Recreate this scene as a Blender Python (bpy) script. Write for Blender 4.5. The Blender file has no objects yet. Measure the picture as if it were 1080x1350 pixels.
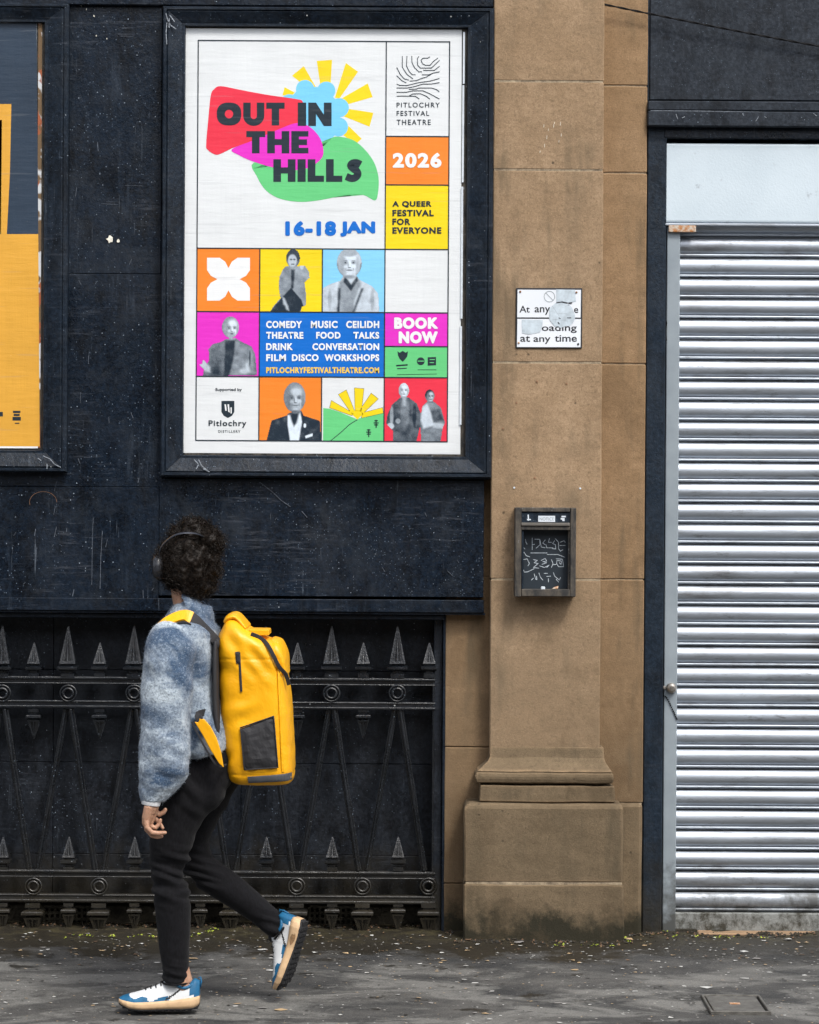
import bpy, bmesh, math, random
import numpy as np
from mathutils import Vector, Matrix, noise as mnoise

random.seed(7)
rng = np.random.default_rng(11)
R = math.radians
scene = bpy.context.scene
COL = scene.collection

# ------------------------------------------------------------------ camera
F = 3400.0                      # focal length in photograph pixels
CAM = Vector((0.0, -10.0, 1.706))
PITCH = 25.0 / F
ROLL = R(0.35)
R0 = Vector((1, 0, 0)); U0 = Vector((0, math.sin(PITCH), math.cos(PITCH))); F0 = Vector((0, math.cos(PITCH), -math.sin(PITCH)))
cx_ = R0 * math.cos(ROLL) + U0 * math.sin(ROLL)
cy_ = -R0 * math.sin(ROLL) + U0 * math.cos(ROLL)
cz_ = -F0
cam_data = bpy.data.cameras.new('camera')
cam_data.sensor_fit = 'HORIZONTAL'; cam_data.sensor_width = 24.0
cam_data.lens = 24.0 * F / 1080.0
cam_data.clip_start = 0.1; cam_data.clip_end = 1000.0
cam = bpy.data.objects.new('camera', cam_data); COL.objects.link(cam)
m = Matrix.Identity(4)
for i in range(3):
    m[i][0] = cx_[i]; m[i][1] = cy_[i]; m[i][2] = cz_[i]; m[i][3] = CAM[i]
cam.matrix_world = m
scene.camera = cam

# ------------------------------------------------------------------ light
SUN_EL, SUN_AZ = R(52), R(150)          # azimuth from +Y towards +X: high, in front of the wall, from the right
world = bpy.data.worlds.new('World'); scene.world = world; world.use_nodes = True
wt = world.node_tree; wt.nodes.clear()
sky = wt.nodes.new('ShaderNodeTexSky'); sky.sky_type = 'NISHITA'; sky.sun_disc = False
sky.sun_elevation = SUN_EL; sky.sun_rotation = SUN_AZ; sky.air_density = 1.0; sky.dust_density = 3.0
hs = wt.nodes.new('ShaderNodeHueSaturation'); hs.inputs['Saturation'].default_value = 0.38
bg = wt.nodes.new('ShaderNodeBackground'); bg.inputs['Strength'].default_value = 0.15
wo = wt.nodes.new('ShaderNodeOutputWorld')
wt.links.new(sky.outputs[0], hs.inputs['Color']); wt.links.new(hs.outputs[0], bg.inputs['Color']); wt.links.new(bg.outputs[0], wo.inputs['Surface'])
sun_data = bpy.data.lights.new('sun', 'SUN'); sun_data.energy = 1.5; sun_data.angle = R(14); sun_data.color = (1.0, 0.96, 0.9)
sun = bpy.data.objects.new('sun', sun_data); COL.objects.link(sun)
sdir = Vector((math.sin(SUN_AZ) * math.cos(SUN_EL), math.cos(SUN_AZ) * math.cos(SUN_EL), math.sin(SUN_EL)))
sun.rotation_euler = sdir.to_track_quat('Z', 'Y').to_euler()
vs = scene.view_settings
vs.view_transform = 'Standard'; vs.look = 'None'; vs.exposure = 0.70; vs.gamma = 1.0; vs.use_curve_mapping = False
scene.cycles.max_bounces = 6

# ------------------------------------------------------------------ pixel <-> place
def W(px, py, y=0.0):
    """the point on the vertical plane Y=y that the photograph shows at pixel (px, py)"""
    u = (px - 540.0) / F; v = -(py - 675.0) / F
    d = cx_ * u + cy_ * v + F0
    t = (y - CAM.y) / d.y
    return CAM + d * t
def X(px, py, y=0.0): return W(px, py, y).x
def Z(px, py, y=0.0): return W(px, py, y).z
def GND(px, py, z=0.0):
    u = (px - 540.0) / F; v = -(py - 675.0) / F
    d = cx_ * u + cy_ * v + F0
    t = (z - CAM.z) / d.z
    return CAM + d * t
PPM = 340.0

# ------------------------------------------------------------------ materials
MATS = {}
class NT:
    def __init__(s, name):
        s.m = bpy.data.materials.new(name); s.m.use_nodes = True
        s.t = s.m.node_tree; s.b = s.t.nodes['Principled BSDF']
        g = s.t.nodes.new('ShaderNodeNewGeometry'); s.pos = g.outputs['Position']; s.geo = g
        MATS[name] = s.m
    def n(s, k, **kw):
        nd = s.t.nodes.new(k)
        for a, v in kw.items(): setattr(nd, a, v)
        return nd
    def link(s, a, b): s.t.links.new(a, b)
    def put(s, sock, v):
        if isinstance(v, bpy.types.NodeSocket): s.link(v, sock)
        elif isinstance(v, (tuple, list)) and sock.type == 'RGBA': sock.default_value = (v[0], v[1], v[2], 1)
        else: sock.default_value = v
    def local(s):
        tc = s.n('ShaderNodeTexCoord'); s.pos = tc.outputs['Object']; return s
    def vec(s, sc=(1, 1, 1), off=(0, 0, 0)):
        mp = s.n('ShaderNodeMapping'); mp.inputs['Scale'].default_value = sc; mp.inputs['Location'].default_value = off
        s.link(s.pos, mp.inputs['Vector']); return mp.outputs[0]
    def noise(s, scale, detail=4, rough=.55, vs=None, off=(0, 0, 0), dist=0):
        nd = s.n('ShaderNodeTexNoise'); nd.inputs['Scale'].default_value = scale; nd.inputs['Detail'].default_value = detail
        nd.inputs['Roughness'].default_value = rough; nd.inputs['Distortion'].default_value = dist
        s.link(s.vec(vs or (1, 1, 1), off), nd.inputs['Vector']); return nd.outputs['Fac']
    def vor(s, scale, vs=None, feature='F1', out='Distance', off=(0, 0, 0)):
        nd = s.n('ShaderNodeTexVoronoi', feature=feature); nd.inputs['Scale'].default_value = scale
        s.link(s.vec(vs or (1, 1, 1), off), nd.inputs['Vector']); return nd.outputs[out]
    def step(s, fac, lo, hi, a=0.0, b=1.0):
        nd = s.n('ShaderNodeMapRange'); s.put(nd.inputs['Value'], fac)
        nd.inputs['From Min'].default_value = lo; nd.inputs['From Max'].default_value = hi
        nd.inputs['To Min'].default_value = a; nd.inputs['To Max'].default_value = b
        return nd.outputs[0]
    def math(s, op, a, b=0.0):
        nd = s.n('ShaderNodeMath', operation=op); s.put(nd.inputs[0], a); s.put(nd.inputs[1], b); return nd.outputs[0]
    def mix(s, fac, a, b):
        nd = s.n('ShaderNodeMix', data_type='RGBA'); s.put(nd.inputs[0], fac); s.put(nd.inputs[6], a); s.put(nd.inputs[7], b)
        return nd.outputs[2]
    def xyz(s, i):
        nd = s.n('ShaderNodeSeparateXYZ'); s.link(s.pos, nd.inputs[0]); return nd.outputs[i]
    def edge(s, r, lo=.03, hi=.25):
        bv = s.n('ShaderNodeBevel'); bv.samples = 4; bv.inputs['Radius'].default_value = r
        dp = s.n('ShaderNodeVectorMath', operation='DOT_PRODUCT'); s.link(bv.outputs[0], dp.inputs[0]); s.link(s.geo.outputs['Normal'], dp.inputs[1])
        return s.step(s.math('SUBTRACT', 1.0, dp.outputs['Value']), lo, hi)
    def bump(s, h, dist=.002, strength=1.0):
        nd = s.n('ShaderNodeBump'); s.put(nd.inputs['Height'], h); nd.inputs['Distance'].default_value = dist
        nd.inputs['Strength'].default_value = strength
        if s.b.inputs['Normal'].is_linked:
            s.link(s.b.inputs['Normal'].links[0].from_socket, nd.inputs['Normal'])
        s.link(nd.outputs[0], s.b.inputs['Normal'])
    def set(s, col=None, rough=None, metal=None, spec=None, sheen=None, sss=None):
        if col is not None: s.put(s.b.inputs['Base Color'], col)
        if rough is not None: s.put(s.b.inputs['Roughness'], rough)
        if metal is not None: s.put(s.b.inputs['Metallic'], metal)
        if spec is not None: s.b.inputs['Specular IOR Level'].default_value = spec
        if sheen is not None: s.b.inputs['Sheen Weight'].default_value = sheen
        if sss is not None: s.b.inputs['Subsurface Weight'].default_value = sss; s.b.inputs['Subsurface Scale'].default_value = .01
        return s

def painted_black(name, a=(.0045, .0070, .0115), b=(.0125, .0175, .0265), scuff=1.0, fleck=.90, rough=.42, streak=(45, 45, 1.6), dirt=False, spec=.2, wear_glint=0.0):
    s = NT(name)
    base = s.mix(s.step(s.noise(3.2, 7, .7), .38, .62), a, b)
    base = s.mix(s.step(s.noise(70, 4, .7), .42, .72, 0, .75), base, tuple(v * 2.1 for v in b))
    base = s.mix(s.step(s.noise(14, 5, .7, vs=(1, 1, .45), off=(5, 1, 2)), .50, .66, 0, .7), base, tuple(v * .35 for v in a))
    patch = s.step(s.noise(3.1, 3, .5, off=(3, 1, 7)), .44, .60)
    st = s.step(s.noise(1, 5, .75, vs=(streak[0] * .6, streak[1] * .6, streak[2] * 1.4)), .56, .74)
    base = s.mix(s.math('MULTIPLY', s.math('MULTIPLY', st, patch), .42 * scuff), base, (.060, .078, .105))
    st2 = s.step(s.noise(1, 4, .7, vs=(110, 110, 2.6), off=(3, 3, 3)), .64, .70)
    base = s.mix(s.math('MULTIPLY', s.math('MULTIPLY', st2, s.step(s.noise(5, 3, .6, off=(1, 1, 1)), .5, .6)), .5 * scuff), base, (.16, .19, .23))
    patch2 = s.step(s.noise(2.3, 3, .5, off=(9, 4, 2)), .47, .62)
    hz = s.step(s.noise(1, 6, .78, vs=(7, 7, 95), off=(2, 0, 1)), .54, .68)
    base = s.mix(s.math('MULTIPLY', s.math('MULTIPLY', hz, patch2), .62 * scuff), base, (.085, .095, .115))
    for sc, r0, th, col, off in ((150, .30, fleck - .08, (.13, .17, .22), (0, 0, 0)), (85, .20, fleck, (.28, .33, .39), (2, 7, 1)), (46, .11, .5 + fleck / 2, (.42, .46, .50), (5, 5, 2))):
        v = s.vor(sc, off=off); c = s.vor(sc, out='Color', off=off)
        sep = s.n('ShaderNodeSeparateColor'); s.link(c, sep.inputs[0])
        rr = s.math('MULTIPLY', sep.outputs[1], r0)
        fl = s.math('MULTIPLY', s.math('LESS_THAN', v, rr), s.math('GREATER_THAN', sep.outputs[0], th))
        base = s.mix(s.math('MULTIPLY', fl, s.step(s.noise(4, 3, .6, off=off), .40, .58)), base, col)
    v2 = s.vor(28, off=(4, 2, 9)); c2 = s.vor(28, out='Color', off=(4, 2, 9))
    sep2 = s.n('ShaderNodeSeparateColor'); s.link(c2, sep2.inputs[0])
    fl2 = s.math('MULTIPLY', s.step(v2, .06, .10, 1, 0), s.math('GREATER_THAN', sep2.outputs[1], .975))
    base = s.mix(fl2, base, (.62, .64, .62))
    cl = s.step(s.noise(7, 8, .78, off=(6, 2, 8), dist=.3), .50, .64)
    base = s.mix(s.math('MULTIPLY', cl, .55 * min(1, scuff)), base, (.022, .028, .037))
    if wear_glint:
        base = s.mix(s.math('MULTIPLY', s.edge(.0016, .03, .16), s.step(s.noise(38, 4, .7, off=(2, 2, 2)), .30, .62, .15, wear_glint)), base, (.14, .165, .19))  # pale edges: worn paint plus edge highlights put into the colour
    if dirt:
        zz = s.step(s.math('ADD', s.xyz(2), s.step(s.noise(9, 4, .6), .3, .7, -.09, .09)), .04, .34, 1, 0)
        base = s.mix(s.math('MULTIPLY', zz, .75), base, (.034, .028, .017))
    r = s.step(s.noise(5, 5, .6, off=(1, 8, 3)), .3, .7, rough - .12, rough + .2)
    s.set(base, r, spec=spec)
    s.bump(s.noise(85, 5, .75), .0020, .85)
    s.bump(s.noise(9, 5, .65, vs=(1, 1, .5)), .010, .6)
    return s.m
painted_black('black_paint', a=(.0020, .0040, .0078), b=(.0052, .0102, .0190), scuff=1.1, rough=.28, spec=.28)
painted_black('black_paint_frame', a=(.0030, .0058, .0106), b=(.0078, .0138, .0235), scuff=.95, fleck=.86, rough=.36, spec=.22, wear_glint=.5)
painted_black('black_paint_board', a=(.0035, .0045, .007), b=(.0125, .0155, .0210), scuff=.7, fleck=.92, rough=.36, dirt=True, spec=.3)
painted_black('navy_paint_post', a=(.006, .0115, .0195), b=(.0105, .018, .029), scuff=.25, fleck=.985, rough=.38, dirt=True, spec=.28)
painted_black('slate_paint_fascia', a=(.009, .0125, .0185), b=(.021, .0265, .035), scuff=.7, fleck=.94, rough=.5)
painted_black('cast_iron_paint', a=(.0020, .0028, .0042), b=(.0042, .0058, .0085), scuff=.2, fleck=.90, rough=.24, dirt=True, spec=.75, wear_glint=.35)

def stone(name, a, b, dark, grain=1.0, grime=.0):
    s = NT(name)
    base = s.mix(s.step(s.noise(2.2, 6, .68), .36, .64), a, b)
    oi = s.n('ShaderNodeObjectInfo'); base = s.mix(s.math('MULTIPLY', oi.outputs['Random'], .30), base, tuple(v * .68 for v in a))
    base = s.mix(s.step(s.noise(9, 7, .8, off=(1, 7, 7)), .46, .64, 0, .58), base, tuple(v * .6 for v in a)); base = s.mix(s.step(s.noise(6, 7, .8, off=(8, 2, 3)), .52, .66, 0, .55), base, tuple(min(1, v * 1.25) for v in b))
    lay = s.step(s.noise(1, 5, .65, vs=(4, 4, 46), off=(5, 5, 5)), .35, .7, 0, .35)
    base = s.mix(lay, base, tuple(v * .72 for v in a))
    gr = s.step(s.noise(150, 4, .85), .36, .66, 0, 1)
    base = s.mix(s.math('MULTIPLY', gr, .42 * grain), base, tuple(v * .50 for v in a))
    gr2 = s.step(s.noise(330, 2, .7, off=(3, 3, 3)), .55, .75, 0, .45)
    base = s.mix(gr2, base, tuple(min(1, v * 1.35) for v in b))
    stain = s.math('MULTIPLY', s.step(s.noise(1, 4, .6, vs=(12, 12, 1.5), off=(2, 6, 1)), .50, .66), s.step(s.noise(2.2, 3, .6, off=(8, 8, 3)), .42, .58))
    base = s.mix(s.math('MULTIPLY', stain, .85), base, dark)
    v = s.vor(22, off=(1, 3, 2)); c = s.vor(22, out='Color', off=(1, 3, 2)); sep = s.n('ShaderNodeSeparateColor'); s.link(c, sep.inputs[0])
    pit = s.math('MULTIPLY', s.step(v, .07, .15, 1, 0), s.math('GREATER_THAN', sep.outputs[0], .90))
    base = s.mix(s.math('MULTIPLY', pit, .8), base, (.05, .04, .03))
    gs = s.step(s.noise(75, 5, .85, off=(2, 9, 4)), .53, .66, 0, .5 * grain); base = s.mix(gs, base, tuple(v * .38 for v in a))
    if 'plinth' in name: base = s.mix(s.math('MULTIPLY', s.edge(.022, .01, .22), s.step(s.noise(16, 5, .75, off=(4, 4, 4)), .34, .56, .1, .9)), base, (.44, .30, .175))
    # splash grime, greyer towards the pavement, with ragged mossy foot
    z = s.math('ADD', s.xyz(2), s.step(s.noise(4, 5, .65, off=(0, 3, 0)), .25, .75, -.28, .28))
    base = s.mix(s.step(z, .25, 1.75, .66 + grime, .04), base, dark)
    z2 = s.math('ADD', s.xyz(2), s.step(s.noise(10, 6, .75, off=(7, 3, 0)), .25, .75, -.08, .08))
    base = s.mix(s.step(z2, .055, .140, .97, 0), base, (.028, .026, .017))
    # dark grime patches of irregular outline
    gp = s.math('MULTIPLY', s.step(s.noise(3.4, 7, .75, off=(4, 9, 6)), .52, .66), s.step(s.xyz(2), .8, 2.4, .62, .30))
    base = s.mix(gp, base, tuple(v * .42 for v in a))
    s.set(base, .9, spec=.2)
    s.bump(s.noise(150, 5, .8), .0028, .8)
    s.bump(s.math('SUBTRACT', s.noise(30, 5, .65), s.math('MULTIPLY', pit, .6)), .004, .5)
    return s.m
stone('sandstone', (.385, .262, .155), (.475, .335, .212), (.165, .125, .080), grain=1.25)
stone('sandstone_edge', (.330, .210, .112), (.420, .278, .160), (.120, .092, .058), grain=1.15)
stone('sandstone_plinth', (.235, .170, .102), (.350, .255, .160), (.095, .075, .048), grain=1.3, grime=-.15)
s = NT('mortar'); s.set(s.mix(s.step(s.noise(19, 6, .8), .36, .66), (.46, .37, .25), (.13, .10, .07)), .95); s.bump(s.noise(80, 4, .7), .003)

s = NT('old_masonry'); b_ = s.mix(s.step(s.noise(7, 5, .7), .35, .65), (.012, .011, .008), (.05, .045, .034)); s.set(b_, .9, spec=.15); s.bump(s.noise(25, 5, .7), .01)

# asphalt pavement with worn pale scum, wet dark margin near the wall
s = NT('pavement_asphalt')
yy = s.xyz(1)
b_ = s.mix(s.step(s.noise(2.2, 6, .7, vs=(1, 1.2, 1)), .40, .62), (.034, .035, .036), (.105, .102, .096))
scum = s.math('MULTIPLY', s.step(s.noise(2.6, 7, .72, vs=(.8, 1.4, 1), off=(3.3, 1.1, 0), dist=.5), .47, .58), s.step(s.math('ADD', yy, s.step(s.noise(3, 4, .6, off=(5, 5, 0)), .3, .7, -.22, .22)), -.85, -.60, 1, 0))
b_ = s.mix(s.math('MULTIPLY', scum, .85), b_, (.215, .212, .198))
b_ = s.mix(s.step(s.noise(160, 3, .8), .42, .7, 0, .6), b_, (.02, .02, .019))
b_ = s.mix(s.step(s.noise(210, 2, .8, off=(2, 2, 0)), .60, .72, 0, .7), b_, (.26, .25, .23))
edge = s.step(s.math('ADD', yy, s.step(s.noise(4.5, 5, .65, vs=(1, 1, 1), off=(1, 2, 0)), .28, .72, -.30, .30)), -.62, -.42)
damp = s.math('MULTIPLY', edge, .86)
b_ = s.mix(damp, b_, (.021, .017, .010))
moss = s.math('MULTIPLY', s.step(yy, -.32, -.05), s.step(s.noise(14, 4, .7), .45, .62))
b_ = s.mix(s.math('MULTIPLY', moss, .7), b_, (.072, .062, .032))
spot = s.math('MULTIPLY', s.step(s.noise(5.5, 5, .7, off=(8.2, 6.1, 0)), .60, .66), .85)
b_ = s.mix(spot, b_, (.018, .016, .012))
v = s.vor(42); c = s.vor(42, out='Color'); sep = s.n('ShaderNodeSeparateColor'); s.link(c, sep.inputs[0])
fl = s.math('MULTIPLY', s.step(v, .12, .22, 1, 0), s.math('GREATER_THAN', sep.outputs[0], .93)); b_ = s.mix(fl, b_, (.40, .38, .35))
s.set(b_, s.mix(s.math('MAXIMUM', damp, spot), (.85, .85, .85), (.38, .38, .38)), spec=.35)
s.bump(s.noise(170, 4, .8), .003, .8); s.bump(s.noise(14, 5, .6), .012, .6)
s = NT('asphalt_road'); s.set(s.mix(s.step(s.noise(120, 4, .8), .4, .65), (.032, .032, .034), (.075, .075, .075)), .85); s.bump(s.noise(140, 3, .8), .003)
s = NT('kerb_stone'); s.set(s.mix(s.step(s.noise(60, 4, .7), .35, .65), (.20, .19, .18), (.30, .29, .27)), .85); s.bump(s.noise(90, 3, .7), .003)

# galvanised steel
def galv(name, col, rough, streak=(3, 3, 3), dirtz=True, rs=.16):
    s = NT(name)
    c = s.mix(s.step(s.noise(1, 6, .65, vs=streak), .35, .66), tuple(v * .80 for v in col), col)
    c = s.mix(s.step(s.noise(1, 6, .7, vs=(5, 5, 130), off=(3, 3, 3)), .58, .72, 0, .5), c, tuple(v * .5 for v in col))
    dd = s.math('MULTIPLY', s.step(s.noise(3.5, 6, .7, vs=(.6, 1, 2.2), off=(1, 1, 4)), .55, .70), .55)
    c = s.mix(dd, c, (.17, .155, .145))
    c = s.mix(s.math('MULTIPLY', s.step(s.noise(26, 6, .8, vs=(.35, 1, 1.4), off=(6, 6, 6)), .58, .68), .55), c, (.10, .09, .08))
    c = s.mix(s.step(s.noise(1, 5, .75, vs=(3.5, 3, 34), off=(6, 1, 2)), .58, .72, 0, .6), c, (.13, .115, .10))
    if dirtz:
        z = s.step(s.math('ADD', s.xyz(2), s.step(s.noise(8, 5, .7), .25, .75, -.16, .16)), .03, .20, 1, 0)
        c = s.mix(s.math('MULTIPLY', z, .8), c, (.045, .042, .032))
        s.set(metal=s.step(z, 0, .8, .92, .1))
    else: s.set(metal=.92)
    s.set(c, s.step(s.noise(1, 5, .6, vs=(2, 2, 9), off=(7, 1, 1)), .3, .7, rough, rough + rs), spec=.5)
    s.bump(s.noise(40, 4, .6, vs=(.25, 1, 1)), .0015, .35)
    return s.m
galv('galvanised_slat', (.54, .59, .655), .43, streak=(1.2, 1, 7))
s = NT('brushed_housing'); s.set(s.mix(s.step(s.noise(2.5, 5, .6), .3, .7), (.53, .62, .68), (.62, .71, .77)), .42, metal=.0, spec=.5); s.bump(s.noise(120, 3, .6), .0006)
s.put(s.b.inputs['Base Color'], s.mix(s.step(s.noise(18, 5, .75, off=(1, 1, 1)), .62, .72, 0, .5), s.b.inputs['Base Color'].links[0].from_socket, (.22, .25, .28)))
s = NT('guide_grey'); 
g_ = s.mix(s.step(s.noise(9, 5, .6), .3, .7), (.27, .315, .35), (.335, .385, .42))
z_ = s.step(s.math('ADD', s.xyz(2), s.step(s.noise(9, 4, .7), .25, .75, -.14, .14)), .08, .24, 1, 0)
s.set(s.mix(s.math('MULTIPLY', z_, .85), g_, (.05, .046, .036)), .45, metal=.2)
s = NT('dirty_bottom_rail'); s.set(s.mix(s.step(s.noise(10, 6, .75, vs=(1, 1, .8)), .42, .58), (.24, .25, .24), (.035, .032, .022)), .7); s.bump(s.noise(50, 4, .7), .003)
s = NT('rust'); s.set(s.mix(s.step(s.noise(60, 4, .7), .4, .6), (.42, .17, .05), (.55, .50, .42)), .8); s.bump(s.noise(90, 3, .7), .002)
s = NT('sill_timber'); s.set(s.mix(s.step(s.noise(1, 5, .7, vs=(4, 30, 60)), .4, .65), (.33, .21, .12), (.16, .12, .08)), .8); s.bump(s.noise(1, 4, .7, vs=(6, 40, 80)), .002)
s = NT('aged_timber'); s.set(s.mix(s.step(s.noise(1, 5, .7, vs=(30, 30, 12)), .40, .62), (.022, .022, .022), (.095, .080, .062)), .75)
s.put(s.b.inputs['Base Color'], s.mix(s.step(s.noise(45, 4, .75, off=(2, 1, 1)), .64, .72, 0, .8), s.b.inputs['Base Color'].links[0].from_socket, (.34, .38, .40))); s.bump(s.noise(1, 4, .7, vs=(60, 60, 20)), .002)
s = NT('chalkboard_paint'); s.set(s.mix(s.step(s.noise(9, 5, .6), .3, .7), (.008, .014, .022), (.018, .030, .042)), .55)
def plain(name, col, rough=.6, metal=0.0, var=.12, sc=40, bump=0.0, spec=.5):
    s = NT(name); s.set(s.mix(s.step(s.noise(sc, 4, .6), .3, .7), tuple(v * (1 - var) for v in col), tuple(min(1, v * (1 + var)) for v in col)), rough, metal=metal, spec=spec)
    if bump: s.bump(s.noise(sc * 2, 4, .6), bump)
    return s.m
plain('brass_steel', (.42, .39, .35), .35, .9)
plain('dark_wire', (.008, .008, .009), .7, spec=.15)
plain('rusty_nail', (.25, .13, .07), .8)
plain('scuff_paint', (.085, .10, .125), .8, var=.5, sc=90); plain('scuff_light', (.26, .29, .33), .8, var=.6, sc=120)
plain('chalk', (.50, .56, .62), .9, var=.4, sc=200)
plain('label_white', (.66, .72, .78), .6)
plain('sign_white', (.78, .82, .87), .3, var=.03, sc=6)
plain('sign_black', (.02, .022, .028), .45)
plain('sticker_grey', (.52, .60, .66), .7, var=.18, sc=45)
plain('sticker_line', (.33, .37, .40), .7)
plain('gum_white', (.75, .72, .62), .7, var=.3, sc=120)
def paper(name, col, var=.05, rough=.38, grit=0.0):
    s = NT(name)
    c = s.mix(s.step(s.noise(6, 5, .6), .3, .7), tuple(v * (1 - var) for v in col), tuple(min(.92, v * (1 + var)) for v in col))
    if grit: c = s.mix(s.step(s.noise(55, 5, .8, off=(3, 2, 1)), .66, .72, 0, grit), c, (.75, .7, .6))
    # worn crease lines where old paste folds the sheet
    cr = s.step(s.noise(1, 3, .6, vs=(2.2, 1, 55), off=(2, 0, 4)), .63, .66, 0, .13)
    c = s.mix(cr, c, (.25, .27, .29))
    s.set(c, rough, spec=.45)
    s.bump(s.noise(1, 3, .5, vs=(5, 1, 3)), .010, .3); s.bump(s.noise(1, 5, .65, vs=(3.5, 1, 26), off=(1, 0, 2)), .0035, .5); s.bump(s.noise(1, 4, .6, vs=(30, 1, 2.0), off=(4, 0, 2)), .002, .35)
    s.bump(s.noise(220, 2, .6), .0003, .5)
    return s.m
paper('paper_white', (.74, .77, .785), .03)
for nm, c in dict(red=(.80, .035, .07), magenta=(.76, .03, .55), green=(.135, .60, .22), sky=(.19, .60, .90), yellow=(.88, .66, .01), orange=(.86, .235, .025),
                  blue=(.002, .150, .60), ink=(.016, .028, .040), gold=(.85, .58, .10), skylight=(.24, .62, .93)).items():
    paper('print_' + nm, c, .04)
paper('print_amber', (.72, .37, .048), .06, .4, .5); paper('print_slate', (.026, .044, .072), .12, .4, .15); paper('print_white', (.82, .84, .85), .02)
s = NT('portrait_print'); at = s.n('ShaderNodeAttribute', attribute_name='tone'); s.set(at.outputs['Color'], .4)
s = NT('torn_layers')
s.set(s.mix(s.step(s.noise(1, 3, .6, vs=(10, 1, 9)), .50, .54), s.mix(s.step(s.noise(1, 3, .6, vs=(10, 1, 7), off=(3, 0, 1)), .48, .5), (.35, .10, .04), (.60, .62, .64)), (.16, .10, .05)), .8)

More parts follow.
